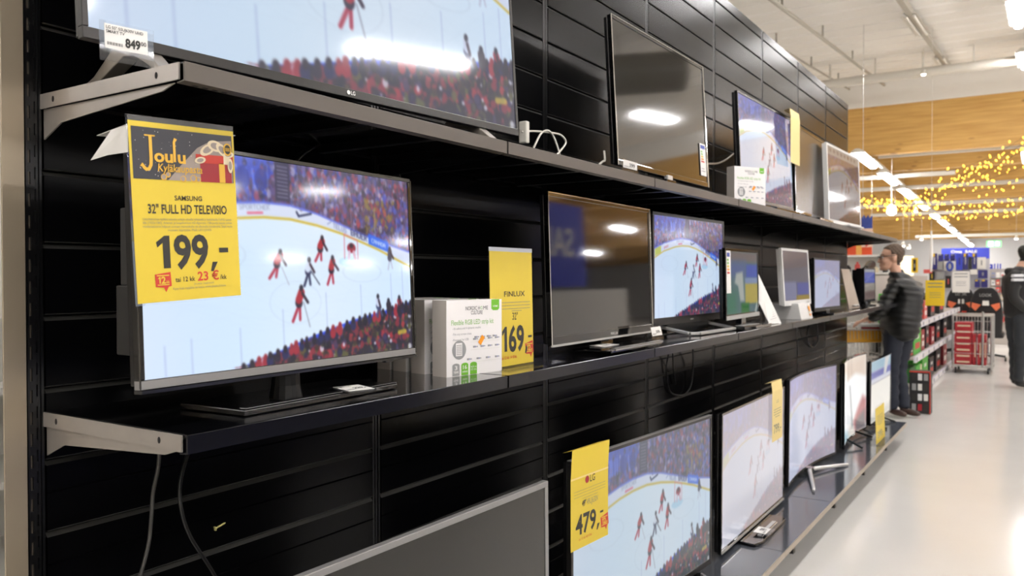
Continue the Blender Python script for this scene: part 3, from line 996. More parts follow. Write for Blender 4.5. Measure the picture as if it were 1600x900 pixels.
def tv(label, x, y, z, yaw, tilt, Wd, Hh, zs, bez=(.012, .012, .02), fm=TVB, pic=None, smat=None, dscr=DSCR, curve=0.0, back=TVB, chin=None, dep=.035,
       bump=True, group=None, name='television'):
    r = thing(name, label, 'television' if name == 'television' else 'monitor', (x, y, zs), -yaw, group)
    T = Matrix.Translation((0, 0, z - zs)) @ Matrix.Rotation(-tilt, 4, 'Y')
    bs, bt, bb = bez
    n = 12 if curve else 1

    def cx(yy):
        return curve * (2 * yy / Wd) ** 2

    def bar(mb, y0, y1, z0, z1, xa, xb, m_):
        for k in range(n):
            a, b = y0 + (y1 - y0) * k / n, y0 + (y1 - y0) * (k + 1) / n
            ca, cb = cx(a), cx(b)
            mb.add([(xa + ca, a, z0), (xb + ca, a, z0), (xb + cb, b, z0), (xa + cb, b, z0), (xa + ca, a, z1), (xb + ca, a, z1), (xb + cb, b, z1), (xa + cb, b, z1)],
                   [(0, 3, 2, 1), (4, 5, 6, 7), (0, 1, 5, 4), (1, 2, 6, 5), (2, 3, 7, 6), (3, 0, 4, 7)], m_)
    h = Wd / 2
    mb = MB(T)
    bar(mb, -h, h, Hh - bt, Hh, -.018, 0, fm)
    bar(mb, -h, h, 0, bb, -.018, 0, chin or fm)
    if curve:
        for s in (-1, 1):
            mb.box((-.018 + curve, s * h - (bs if s > 0 else 0), bb), (curve, s * h + (bs if s < 0 else 0), Hh - bt), fm)
    else:
        mb.box((-.018, -h, bb), (0, -h + bs, Hh - bt), fm)
        mb.box((-.018, h - bs, bb), (0, h, Hh - bt), fm)
    mb.build('frame', r, bevel=0.0015 if not curve else 0)
    mb = MB(T)
    bar(mb, -h + .004, h - .004, .006, Hh - .006, -dep, -.0185, back)
    if bump:
        mb.prism([(-dep, -h * .62, .03), (-dep, h * .62, .03), (-dep, h * .55, Hh * .62), (-dep, -h * .55, Hh * .62)], (-.045, 0, 0), back)
    mb.build('back_housing', r, bevel=.003 if not curve else 0)
    if pic:
        s = bpy.data.objects.new('screen', pic)
        COL.objects.link(s)
        s.parent = r
        s.matrix_local = T @ Matrix.Translation((-.0025, -h + bs, bb)) @ Matrix.Diagonal((1, Wd - 2 * bs, Hh - bt - bb, 1))
        if not pic.materials:
            pic.materials.append(smat)
        s.material_slots[0].link = 'OBJECT'
        s.material_slots[0].material = smat
    else:
        mb = MB(T); bar(mb, -h + bs - .001, h - bs + .001, bb - .001, Hh - bt + .001, -.0175, -.0025, dscr)
        mb.build('screen', r, smooth=False)
    r['_T'] = 0
    del r['_T']
    return r, T


def flag(mb, x, y, s, m_red=RED, rot=0.0):
    """the little red speech bubble with 12 on it"""
    c_, s_ = math.cos(rot), math.sin(rot)
    P = [(-.5, -.28), (.0, -.36), (.12, -.62), (.3, -.33), (.5, -.3), (.48, .5), (-.5, .42)]
    mb.sheet([(x + (a * c_ - b * s_) * s, y + (a * s_ + b * c_) * s, .0005) for a, b in P], m_red)
    mb.one(x - .34 * s, y - .12 * s, .16 * s, .38 * s, YEL, .0009); mb.text('2', x - .14 * s, y - .12 * s, .38 * s, YEL, w=.28 * s, bold=.03, z=.0009); mb.text('kk', x + .18 * s, y - .12 * s, .16 * s, YEL, w=.2 * s, bold=.02, z=.0009)
    mb.rect(x - .4 * s, y + .3 * s, x + .36 * s, y + .36 * s, YEL, .0009)
    mb.rect(x - .38 * s, y - .22 * s, x + .36 * s, y - .17 * s, YEL, .0009)


def logo_lg(mb, x, y, h, m1, m2):
    mb.disc((x, y + h / 2), h * .55, m1, .0006)
    mb.text('LG', x + h * .8, y, h, m2, sx=.9, bold=.01, z=.0006)


# ------------------------------------------------------------------ top shelf televisions
t1, T = tv('largest television, top shelf left, crowd and white ice on it, cut by the photo top', .346, 1.406, 1.863, .07, .068, 1.257, .731, ZT,
           (.011, .011, .021), TVDARK, PIC, S_T1, back=TVB)
mb = MB(T @ frame((.0008, -.03, .007), (0, 1, 0), (0, 0, 1))); logo_lg(mb, 0, 0, .009, WHT, WHT); mb.build('logo', t1)
for yl in (-.50, .46):
    mb = MB()
    zt_ = 1.875 - ZT
    path = [(.035, 0, .008), (-.02, .0, .045), (-.055, .0, zt_ + .012), (-.09, 0, zt_ + .016), (-.14, 0, .05), (-.205, 0, .02), (-.27, 0, .006)]
    P = [Vector((p[0], yl, p[2])) for p in path]
    wd = [.014, .026, .044, .046, .034, .02, .010]
    L = [p + Vector((0, -.012, w_ * .5)) for p, w_ in zip(P, wd)] + [p + Vector((0, -.012, -w_ * .5)) for p, w_ in zip(reversed(P), reversed(wd))]
    mb.prism(L, (0, .03, 0), GREYP)
    mb.build('foot', t1, bevel=.002)

t2, T = tv('dark switched-off television on the top shelf, glassy edge, energy label on its right', .303, 3.386, 1.884, .011, .055, .988, .591, ZT, (.012, .014, .022), TVG, dscr=DSCR3)
mb = MB(T)
for a, b in (((.001, -.494, 0), (.001, -.494, .591)), ((.001, -.494, .591), (.001, .494, .591)), ((.001, .494, .591), (.001, .494, 0))):
    mb.tube([a, b], .0022, CHROME, 6)
mb.build('glass_edge', t2)
mb = MB(T); mb.boxc((.0, 0, -.008), (.02, .05, .03), SILV); mb.build('neck', t2, bevel=.003)
mb = MB(); mb.boxc((.02, 0, .008), (.2, .5, .012), TVG); mb.boxc((-.01, 0, .03), (.05, .1, .05), TVG); mb.build('stand_base', t2, bevel=.003)
mb = MB(T @ frame((.0012, .395, .05), (0, 1, 0), (0, 0, 1)))
mb.rect(0, 0, .075, .155, WHT, .0004); mb.rect(.008, .13, .067, .148, BLUEP, .0008)
for q, c in enumerate((GRN, GRNT, YEL, ORNG, RED)):
    mb.rect(.012, .112 - q * .012, .03 + q * .006, .12 - q * .012, c, .0008)
mb.rect(.012, .02, .06, .024, GREY, .0008); mb.rect(.012, .032, .05, .036, GREY, .0008)
e = mb.build('energy_label', t2)

t3, T = tv('lit television on the top shelf behind a white carton, lilac match picture', .33, 4.868, 1.866, .027, .042, .993, .589, ZT, (.011, .012, .02), TVB, PIC, S_T3, bump=False)
mb = MB(); mb.boxc((.0, 0, .01), (.22, .45, .018), TVG); mb.boxc((-.03, 0, .03), (.04, .09, .05), TVG); mb.build('stand_base', t3, bevel=.003)
t4, T = tv('dark television on the top shelf right of the cream card, brown reflections', .342, 5.85, 1.857, -.017, .02, .925, .574, ZT, (.013, .013, .02), TVG, dscr=DSCR2, bump=False)
mb = MB(); mb.boxc((.0, 0, .01), (.2, .45, .018), TVG); mb.boxc((-.03, 0, .025), (.04, .09, .04), TVG); mb.build('stand_base', t4, bevel=.003)
mb = MB(T); mb.tube([(.001, -.4625, 0), (.001, -.4625, .574), (.001, .4625, .574), (.001, .4625, 0)], .002, CHROME, 6); mb.build('glass_edge', t4)
t5, T = tv('white-framed television at the far end of the top shelf, menu strip across its picture', .417, 6.625, 1.824, .037, .037, 1.005, .583, ZT, (.02, .018, .035), WHP, PIC_MENU, S_W3, back=WHP, bump=False)
mb = MB(); mb.boxc((-.02, 0, .006), (.2, .45, .01), WHP); mb.boxc((-.04, 0, .012), (.04, .1, .02), WHP); mb.build('stand_base', t5, bevel=.003)

# ------------------------------------------------------------------ middle shelf televisions
m1, T = tv('brightly lit television nearest on the middle shelf, under the big yellow 199 sign', .37, 1.214, 1.2528, -.037, .04, .772, .446, ZM,
           (.010, .010, .018), TVG, PIC, S_A, chin=TVGREY)
mb = MB(T)
for yl in (-.386, .386):
    mb.tube([(.0, yl, .004), (.0, yl, .44)], .0018, SMOKE, 6)
mb.box((-.018, -.386, -.006), (.004, .386, .0), TVG)
mb.box((-.014, .27, -.010), (-.002, .3, -.006), TVG)
mb.build('clear_edge', m1)
mb = MB(); mb.lathe([(.03, 0), (.035, .002), (.03, .03), (.028, .075)], mat('matt_black_neck', '0a0a0a', .45, spec=.2), 16, (-.035, -.02, .012)); mb.build('neck', m1, smooth=False)
mb = MB()
mb.box((-.17, -.18, 0.001), (.022, .285, .013), TVB)
mb.box((.004, -.178, .013), (.022, .283, .0175), TVB)
mb.build('stand_base', m1, bevel=.002)
RBK = mat('dark_grey_housing', '171716', .5)
mb = MB(); mb.box((-.20, -.30, .12), (-.10, .28, .255), RBK); mb.box((-.14, -.33, .255), (-.08, .3, .40), RBK); mb.box((-.10, -.2, .1), (-.05, .2, .4), RBK); mb.build('rear_box', m1, bevel=.003)

m2, T = tv('dark switched-off television on the middle shelf, right of the yellow 169 sign', .33, 2.741, 1.2207, -.02, .03, .86, .507, ZM, (.014, .014, .03), TVG, dscr=DSCR)
mb = MB(T)
mb.box((-.004, -.43, -.004), (.003, .43, .003), SILV)
mb.tube([(.001, -.43, .0), (.001, -.43, .507), (.001, .43, .507), (.001, .43, 0)], .002, CHROME, 6)
mb.build('silver_edge', m2)
mb = MB(T @ frame((.0012, .02, .010), (0, 1, 0), (0, 0, 1))); mb.text('FINLUX', 0, 0, .009, WHT, w=.06); mb.build('logo', m2)
mb = MB(); mb.boxc((.045, .0, .012), (.15, .46, .008), TVG); mb.box((.10, -.2, .012), (.122, .24, .022), TVGREY); mb.boxc((-.02, 0, .03), (.03, .1, .05), TVG); mb.build('stand_base', m2, bevel=.002)

m3, T = tv('grey-framed television on the middle shelf showing blue-white match, silver loop foot', .25, 3.81, 1.227, .039, .004, .86, .512, ZM, (.017, .015, .034), TVDARK, PIC, S_M3)
mb = MB(T @ frame((.0008, -.02, .012), (0, 1, 0), (0, 0, 1))); mb.rect(0, 0, .04, .006, GREY, .0004); mb.build('logo', m3)
mb = MB()
loop = [(-.05, -.26, .03), (.10, -.26, .004), (.13, -.23, .004), (.13, .24, .004), (.10, .27, .004), (-.05, .27, .03)]
for a, b in zip(loop[:-1], loop[1:]):
    a, b = Vector(a), Vector(b)
    d = (b - a).normalized(); s_ = d.cross(Vector((0, 0, 1))).normalized() * .013
    mb.prism([a - s_, b - s_, b + s_, a + s_], (0, 0, .012), SILV)
mb.build('loop_foot', m3, bevel=.002)
mb = MB(); mb.boxc((-.03, 0, .03), (.03, .5, .05), TVB); mb.build('neck', m3)

m4, T = tv('small dark television with paper strip on its left, green and yellow painted on its screen', .38, 4.212, 1.235, -.034, .019, .614, .353, ZM, (.016, .016, .024), TVG, PIC_GREEN, S_DIM, bump=False)
mb = MB(T); mb.box((.0, -.307, -.002), (.003, .307, .018), SILV); mb.build('silver_edge', m4)
mb = MB(T @ frame((.0012, -.30, .13), (0, 1, 0), (0, 0, 1))); mb.rect(0, 0, .075, .21, WHT, .0004); mb.rect(.01, .18, .06, .2, BLUEP, .0008)
for q in range(5):
    mb.rect(.012, .16 - q * .016, .04 + q * .004, .17 - q * .016, (GRN, GRNT, YEL, ORNG, RED)[q], .0008)
mb.build('energy_label', m4)
mb = MB(); mb.boxc((.02, .1, .008), (.12, .32, .014), TVG); mb.boxc((-.015, .0, .03), (.03, .08, .05), TVG); mb.build('stand_base', m4, bevel=.002)

m5, T = tv('white-framed monitor standing on a white block, dark screen with painted reflections', .38, 5.34, 1.266, .022, .062, .61, .356, ZM, (.022, .016, .032), WHP, PIC_MAUVE, S_DIM, back=WHP, bump=False, name='monitor')
mb = MB(); mb.prism([(-.16, -.16, 0), (.06, -.16, 0), (.06, .11, 0), (-.16, .11, 0)], (-.02, 0, .10), WHP); mb.build('stand_block', m5, bevel=.002)
mb = MB(frame((.0606, .03, .02), (0, 1, 0), (-.2, 0, 1))); mb.disc((.02, .045), .02, ORNG, .0004); mb.rect(.0, .0, .045, .012, ORNG, .0006); b = mb.build('orange_sticker', m5)

m6, T = tv('black television with washed-out lilac match picture, last lit one on the middle shelf', .40, 6.089, 1.205, .067, .01, .636, .369, ZM, (.014, .014, .026), TVB, PIC_SMALL, S_W2)
mb = MB(); mb.boxc((.0, 0, .008), (.18, .36, .014), TVG); mb.boxc((-.02, 0, .02), (.04, .08, .03), TVG); mb.build('stand_base', m6, bevel=.002)
m8, T = tv('small dark monitor at the far end of the middle shelf, blue painted on its screen, thick black back', .341, 8.111, 1.215, .01, .015, .53, .31, ZM, (.018, .016, .02), TVB, PIC_STRIPE, S_DIM, dep=.07, name='monitor')
mb = MB(); mb.lathe([(.1, 0), (.1, .008), (.03, .016), (.022, .06)], TVB, 20, (-.04, -.05, 0)); mb.build('stand_base', m8)

# ------------------------------------------------------------------ bottom deck televisions
b1, T = tv('big grey-framed dark television on the bottom deck, nearest, cut by the photo bottom', .522, 1.413, .245, .025, .008, 1.097, .634, ZD, (.016, .016, .02), TVGREY, dscr=DSCR2)
mb = MB(); mb.boxc((-.03, 0, .006), (.22, .5, .012), TVG); mb.boxc((-.03, 0, .05), (.03, .1, .09), TVG); mb.build('stand_base', b1, bevel=.003)
b2, T = tv('lit television on the bottom deck wearing the folded yellow 479 sign', .462, 2.836, .219, .071, -.001, 1.10, .637, ZD, (.014, .012, .024), TVDARK, PIC, S_B2)
mb = MB(T); mb.box((-.016, -.55, .637), (.001, .55, .639), TVGREY); mb.build('top_trim', b2)
for yl in (-.4, .4):
    mb = MB(); mb.tube([(.14, yl, .006), (.02, yl, .05), (-.12, yl, .006)], .01, TVB, 8); mb.build('foot', b2)
b3, T = tv('lit television on the bottom deck with pale lilac picture and dark oval foot', .467, 4.137, .19, -.009, -.007, 1.085, .64, ZD, (.012, .012, .02), TVG, PIC, S_B3)
mb = MB(T); mb.box((-.001, -.54, .0), (.004, .54, .008), SILV); mb.build('silver_edge', b3)
mb = MB(); mb.prism([(-.05, -.28, .002), (.08, -.3, .002), (.10, -.24, .002), (.10, .2, .002), (.07, .24, .002), (-.05, .22, .002)], (0, 0, .014), TVG)
mb.prism([(.06, -.18, .016), (.085, -.18, .016), (.085, .1, .016), (.06, .1, .016)], (-.005, 0, .008), SILV)
mb.boxc((-.02, 0, .02), (.03, .1, .03), TVG); mb.build('stand_base', b3, bevel=.003)
b4, T = tv('curved television on the bottom deck with Y-shaped silver foot', .40, 5.488, .20, .037, -.01, 1.111, .635, ZD, (.012, .012, .014), TVDARK, PIC_CURVED, S_W, curve=.045)
mb = MB()
mb.tube([(.02, -.02, .03), (.16, -.44, .012), (.165, -.47, .008)], [.014, .011, .008], SILV, 8)
mb.tube([(.02, -.02, .03), (.15, .3, .014), (.17, .36, .01)], [.014, .011, .008], SILV, 8)
mb.tube([(.02, -.02, .03), (-.1, -.02, .012)], .012, SILV, 8)
mb.boxc((.02, -.02, .03), (.05, .06, .03), CHROME)
mb.tube([(-.01, .1, .015), (-.01, .11, .06), (.0, .1, .08)], .005, SILV, 6)
mb.build('silver_foot', b4)
b5, T = tv('curved television on the bottom deck with cream and white patches, thin black foot', .44, 6.70, .20, -.02, .0, .98, .62, ZD, (.010, .010, .012), TVG, PIC_WHITE, S_PALE, curve=.04)
mb = MB()
for yl in (-.3, .3):
    mb.tube([(-.02, yl * .6, .06), (.12, yl * .8, .01)], .009, TVB, 8)
mb.tube([(-.02, -.18, .06), (-.02, .18, .06)], .009, TVB, 8)
mb.tube([(-.02, 0, .06), (-.12, 0, .01)], .009, TVB, 8)
mb.build('black_foot', b5)
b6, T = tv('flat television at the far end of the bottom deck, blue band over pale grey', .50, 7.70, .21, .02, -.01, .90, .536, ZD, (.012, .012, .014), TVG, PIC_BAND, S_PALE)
mb = MB(T); mb.tube([(.001, .45, 0), (.001, .45, .536)], .002, CHROME, 6); mb.build('glass_edge', b6)
mb = MB()
for yl in (-.3, .1):
    mb.tube([(.10, yl, .008), (-.02, yl, .04), (-.12, yl, .008)], .009, TVB, 8)
mb.build('black_foot', b6)

# ------------------------------------------------------------------ price signs
def small_lines(mb, x0, x1, y, n, dy, h, m_, last=.6):
    for k in range(n):
        f = 1 if k < n - 1 else last
        xm = (x0 + x1) / 2
        w = (x1 - x0) / 2 * f
        mb.rect(xm - w, y - k * dy, xm + w, y - k * dy + h, m_, .0005)


# the big 199 sign, a portrait card in a clear pocket hooked over the television's top edge
FR = frame((.400, .815, 1.404), (0, .212, .011), (0, -.012, .31))
SW, SH = .2125, .3105
sign = thing('price_sign', 'big yellow 199 price sign with dark Christmas banner hooked over the nearest lit television', 'price sign', (.40, .92, 1.404))
LOC = Matrix.Translation((-.40, -.92, -1.404))
mb = MB(LOC @ FR)
mb.box((0, 0, -.0008), (SW, SH, 0), YEL)


def fx(v): return v * SW


def fy(v): return (1 - v) * SH


mb.text('SAMSUNG', fx(.51), fy(.428), .0085, INK, w=fx(.265), align='c', bold=.016)
mb.text('32" FULL HD TELEVISIO', fx(.51), fy(.503), .0155, INK, w=fx(.76), align='c', bold=.022)
for k, tx in enumerate(('Uskomattoman tyylikäs televisio erittäin ohuella kehyksellä ja laadukkaalla FullHD-panee-', 'lilla (1920x1080). Antenni- ja kaapeliverkon HD-digiviritin. USB-portin kautta toistat',
                        'mediatiedostot helposti suoraan muistitikulta tai ulkoiselta kovalevyltä. Sopii myös', 'moneen käyttöön. Malli UE32J5005')):
    mb.text(tx, fx(.51), fy(.542 + .0205 * k), .0042, INKG, w=fx(.86 if k < 3 else .42), align='c')
mb.one(fx(.185), fy(.812), fx(.125), .057, INK)
mb.text('99', fx(.345), fy(.812), .057, INK, w=fx(.335), bold=.03)
mb.comma(fx(.695), fy(.812), fx(.075), .017, INK)
mb.rect(fx(.79), fy(.733), fx(.885), fy(.705), INK, .0006)
flag(mb, fx(.235), fy(.885), .031, rot=.03)
mb.text('tai 12 kk', fx(.345), fy(.893), .0085, INK, w=fx(.19), bold=.01)
mb.text('23 €', fx(.56), fy(.893), .016, RED, w=fx(.215), bold=.02)
mb.text('/kk', fx(.785), fy(.893), .0085, INK, w=fx(.07), bold=.01)
mb.text('Jousto maksutili', fx(.62), fy(.915), .0035, INKG, w=fx(.2), align='c')
mb.text('Kysy lisää myyjältä tai katso www.jousto.fi/laina', fx(.58), fy(.937), .0042, INKG, w=fx(.52), align='c')
mb.build('printed_card', sign)
mb = MB(LOC @ FR)                                # Christmas banner
mb.rect(fx(.02), fy(.315), fx(.978), fy(.03), NIGHT, .0004)
mb.sheet([(fx(a), fy(b), .0006) for a, b in ((.33, .315), (.42, .25), (.62, .12), (.75, .075), (.97, .06), (.97, .315))], GLOWP)
rs = random.Random(2)
for k in range(42):
    a, b = rs.uniform(.04, .6), rs.uniform(.04, .3)
    mb.disc((fx(a), fy(b)), rs.uniform(.0003, .0008), WHT, .0007, 6)
mb.rect(fx(.64), fy(.315), fx(.96), fy(.2), DARKRED, .0010); mb.rect(fx(.60), fy(.205), fx(.98), fy(.155), RED, .0012)
mb.rect(fx(.83), fy(.315), fx(.89), fy(.2), GOLD, .0012); mb.rect(fx(.88), fy(.205), fx(.94), fy(.155), CREAM, .0013)
for iz, (a, b, rx, ry, rot) in enumerate(((.72, .125, .018, .009, .5), (.80, .10, .017, .010, -.2), (.87, .12, .016, .009, -.7), (.64, .19, .012, .006, .2), (.945, .21, .006, .014, 0), (.93, .145, .012, .006, .1))):
    c_, s_ = math.cos(rot), math.sin(rot)
    mb.sheet([(fx(a) + rx * math.cos(q) * c_ - ry * math.sin(q) * s_, fy(b) + rx * math.cos(q) * s_ + ry * math.sin(q) * c_, .0014 + iz * .0002) for q in [2 * math.pi * k / 16 for k in range(16)]], CREAM)
    mb.sheet([(fx(a) + .6 * (rx * math.cos(q) * c_ - ry * math.sin(q) * s_), fy(b) + .6 * (rx * math.cos(q) * s_ + ry * math.sin(q) * c_), .0015 + iz * .0002) for q in [2 * math.pi * k / 16 for k in range(16)]], GLOWP)
for a, b, r_ in ((.29, .3, .006), (.33, .285, .005), (.47, .305, .006), (.57, .3, .007), (.62, .305, .005)):
    mb.disc((fx(a), fy(b)), r_, GOLD, .0009, 18); mb.disc((fx(a) - r_ * .1, fy(b) + r_ * .1), r_ * .72, GLOWP, .0010, 18)
mb.disc((fx(.92), fy(.115)), .0092, GOLD, .0030, 20, ry=.0115); mb.disc((fx(.92), fy(.115)), .0066, INK, .0032, 20, ry=.0088)
for k in range(3):
    mb.rect(fx(.895), fy(.107 + .007 * k), fx(.945), fy(.110 + .007 * k), GOLD, .0034)
# long-tailed J, then "oulu"
jp = [(.095, .247), (.10, .235), (.115, .25), (.135, .262), (.16, .258), (.178, .235), (.182, .2), (.182, .13), (.182, .075)]
pts = [Vector((fx(a), fy(b), .0012)) for a, b in jp]
Lp, Rp = [], []
for i, q in enumerate(pts):
    d = (pts[min(i + 1, len(pts) - 1)] - pts[max(i - 1, 0)]).normalized(); n_ = Vector((-d.y, d.x, 0)) * .0030
    Lp.append(q + n_); Rp.append(q - n_)
for i in range(len(pts) - 1):
    mb.sheet([Rp[i], Rp[i + 1], Lp[i + 1], Lp[i]], GOLD)
mb.rect(fx(.13), fy(.078), fx(.225), fy(.070), GOLD, .0013)
mb.text('ou', fx(.21), fy(.215), .0215, GOLD, w=fx(.17), bold=.03, z=.0013)
mb.rect(fx(.385), fy(.212), fx(.408), fy(.1), GOLD, .0013); mb.sheet([(fx(.385), fy(.1), .0013), (fx(.408), fy(.1), .0013), (fx(.428), fy(.082), .0013), (fx(.40), fy(.075), .0013)], GOLD)
mb.text('u', fx(.425), fy(.215), .0215, GOLD, w=fx(.075), bold=.03, z=.0013)
mb.text('Kyläkaupasta', fx(.235), fy(.268), .0135, GOLD, w=fx(.42), bold=.012, shear=.12, z=.0018)
b = mb.build('christmas_banner', sign); b['label'] = 'dark starry banner with gold writing and a red present'
mb = MB(LOC @ FR)
mb.box((-.003, -.004, -.0022), (SW + .002, SH + .010, -.0012), ACRY)
mb.box((0, SH - .0005, -.001), (SW, SH + .0095, -.0004), mat('pocket_edge', '2b2a26', .2))
mb.build('clear_pocket', sign)
mb = MB(LOC)
mb.prism([(.398, .800, 1.705), (.345, .803, 1.703), (.285, .800, 1.655), (.335, .801, 1.660), (.372, .800, 1.66), (.398, .80, 1.66)], (0, .0008, 0), WHT)
mb.prism([(.396, .803, 1.708), (.396, 1.02, 1.719), (.30, 1.02, 1.708), (.30, .803, 1.697)], (0, 0, .0008), WHT)
mb.build('folded_back_flap', sign)

# yellow 169 sign in an acrylic L stand
sg = thing('price_sign', 'narrow yellow 169 price sign in a clear stand behind the white carton', 'price sign', (.33, 2.06, ZM))
W_, H_ = .232, .345
mb = MB(frame((.02, -.115, .004), (0, 1, 0), (-.02, 0, 1)))
mb.box((0, 0, -.0008), (W_, H_, 0), YEL)
mb.text('FINLUX', W_ * .56, H_ * .60, .0155, INK, w=.115, align='c', bold=.012)
small_lines(mb, W_ * .26, W_ * .93, H_ * .545, 3, .0095, .0018, INKG, 1); small_lines(mb, W_ * .4, W_ * .8, H_ * .47, 1, .01, .0018, INKG, .6)
mb.text('32"', W_ * .56, H_ * .395, .022, INK, w=.03, align='c', bold=.006)
mb.one(W_ * .245, H_ * .125, W_ * .115, .074, INK); mb.text('69', W_ * .40, H_ * .125, .074, INK, w=W_ * .37, bold=.03)
mb.comma(W_ * .785, H_ * .125, W_ * .085, .022, INK); mb.rect(W_ * .87, H_ * .225, W_ * .965, H_ * .245, INK, .0006)
mb.text('tai 12 kk 14 €/kk', W_ * .22, H_ * .06, .0085, RED, w=.085, bold=.01); flag(mb, W_ * .9, H_ * .125, .046, rot=.1)
mb.build('printed_card', sg)
mb = MB(frame((.02, -.115, .0), (0, 1, 0), (-.02, 0, 1)))
mb.box((-.002, 0, -.003), (W_ + .002, H_ + .012, -.0012), ACRY); mb.box((-.002, H_, -.001), (W_ + .002, H_ + .012, .0002), mat('frosted_pocket', 'b9bcc4', .3))
mb.M = Matrix.Identity(4)
mb.box((-.03, -.12, 0), (.085, .21, .0035), ACRY)
mb.build('acrylic_stand', sg)

# folded 479 sign over the bottom television
sg = thing('price_sign', 'yellow 479 price sign folded over the top of the bottom-deck television', 'price sign', (.4405, 2.385, .57), -.071)
mb = MB(frame((0, -.117, 0), (0, 1, -.0), (0, 0, 1)))
W_, H_ = .232, .233
mb.box((0, 0, -.0008), (W_, H_, 0), YEL)
mb.sheet([(0, H_, 0), (W_, H_, 0), (W_ + .02, H_ + .088, -.006), (.018, H_ + .088, -.006)], YEL)
mb.sheet([(.018, H_ + .088, -.0065), (W_ + .02, H_ + .088, -.0065), (W_ + .02, H_ + .076, -.045), (.018, H_ + .076, -.045)], YEL)
mb.rect(.0, H_ - .006, W_, H_ + .0, YEL2, .0005)
logo_lg(mb, W_ * .42, H_ * .88, .022, DARKRED, INK)
small_lines(mb, W_ * .08, W_ * .92, H_ * .80, 4, .0095, .0011, INKG, .5)
mb.text('49" 49UJ630V', W_ * .5, H_ * .57, .019, INKG, w=.10, align='c')
mb.text('49"', W_ * .285, H_ * .57, .02, INK, w=.025, bold=.008, z=.0008)
mb.text('479', W_ * .12, H_ * .2, .062, INK, w=.125, bold=.025)
mb.comma(W_ * .67, H_ * .2, W_ * .09, .02, INK); mb.rect(W_ * .77, H_ * .37, W_ * .86, H_ * .4, INK, .0006)
flag(mb, W_ * .9, H_ * .22, .05, rot=.1); mb.text('tai 12 kk 40 €/kk', W_ * .2, H_ * .11, .008, RED, w=.08)
mb.build('printed_card', sg)

# the other hanging cards
def hang_card(label, o, w, h, mt, price=None, fold=.05, name='price_sign', pc=INKG, rz=0.0):
    sg = thing(name, label, 'price sign', o, rz)
    mb = MB(frame((0, -w / 2, 0), (0, 1, 0), (0, 0, 1)))
    mb.box((0, 0, -.0008), (w, h, 0), mt)
    mb.sheet([(0, h, 0), (w, h, 0), (w + .008, h + fold, -.008), (.008, h + fold, -.008)], mt)
    mb.sheet([(.008, h + fold, -.0082), (w + .008, h + fold, -.0082), (w + .008, h + fold - .01, -.045), (.008, h + fold - .01, -.045)], mt)
    if price:
        mb.text(price, w * .5, h * .16, h * .17, pc, w=w * .7, align='c', bold=.02)
        small_lines(mb, w * .15, w * .85, h * .62, 4, h * .05, h * .012, pc, .6)
        mb.text('LG', w * .5, h * .75, h * .06, pc, w=w * .2, align='c')
    mb.build('printed_card', sg)
    return sg


hang_card('pale yellow 799 card folded over the corner of the lilac bottom television', (.476, 4.50, .56), .20, .27, YEL2, '799,-')
hang_card('blank cream card hanging over the right corner of the top-shelf lilac television', (.366, 5.30, 2.155), .225, .285, YEL2, None)
sg = thing('price_sign', 'small yellow card in a clear stand near the far end of the bottom deck', 'price sign', (.63, 6.86, ZD))
mb = MB(frame((0, -.2, .004), (0, 1, 0), (-.03, 0, 1)))
mb.box((0, 0, -.001), (.40, .27, 0), YEL); mb.box((-.003, 0, -.003), (.403, .283, -.0012), ACRY); mb.box((0, .271, -.001), (.4, .283, 0), WHT)
mb.text('399,-', .2, .035, .05, INKG, w=.26, align='c', bold=.02); small_lines(mb, .06, .34, .2, 6, .014, .004, INKG, .6)
mb.build('printed_card', sg)
mb = MB(); mb.box((-.05, -.23, 0), (.045, .24, .004), ACRY); mb.build('acrylic_base', sg)

# small white shelf tags
def shelf_tag(label, M, w, h, lines, group='small white price tags'):
    p = M.translation.copy()
    o_ = thing('price_tag', label, 'price tag', p, 0, group)
    mb = MB(Matrix.Translation(-p) @ M)
    mb.box((0, 0, -.0012), (w, h, -.0002), WHT)
    for s_, x, y, hh, ww, bo in lines:
        mb.text(s_, x * w, y * h, hh * h, INK, w=ww * w, bold=bo, z=.0004)
    for k in range(16):
        if lines:
            mb.rect(w * (.05 + k * .022), h * .14, w * (.05 + k * .022 + (.008 if k % 3 else .014)), h * .27, INK, .0004)
    mb.build('paper_label', o_)
    mb = MB(Matrix.Translation(-p) @ M)
    mb.box((-.008, -.02, -.0022), (w + .012, h + .004, -.0013), ACRY)
    mb.build('clear_sleeve', o_)
    return o_


shelf_tag('white 849 price tag in a clear sleeve under the largest television', frame((.432, .742, 1.8165), (0, .075, .004), (.002, -.002, .0395)), .0745, .0385,
          [('LG 55" 55UJ630V UHD', .03, .8, .12, .86, .01), ('SMART TV', .03, .63, .12, .42, .01), ('849', .46, .16, .36, .36, .04), ('00', .83, .34, .17, .13, .01)])
shelf_tag('white price tag lying on the black stand of the nearest lit television', frame((.402, 1.315, ZM + .018), (.0145, .058, .0), (-.072, .014, 0.002)), .066, .07,
          [('229,-', .42, .3, .2, .5, .03), ('SAMSUNG', .06, .75, .1, .5, .0)])
shelf_tag('white price tag on the black foot of the 169 television', frame((.37, 2.63, ZM + .019), (0.0, 1, .0), (-1, 0, .02)), .12, .06, [('169,-', .42, .3, .3, .5, .02)])
shelf_tag('white price tag leaning between two televisions on the middle shelf', frame((.40, 2.99, ZM + .035), (0, 1, 0), (-.25, 0, 1)), .095, .035, [('329,-', .42, .3, .3, .5, .02)])
shelf_tag('white price tag taped under the dark top-shelf television', frame((.335, 2.86, 1.868), (0, 1, .0), (0, -.1, 1)), .125, .03, [('399', .42, .2, .5, .4, .02)])
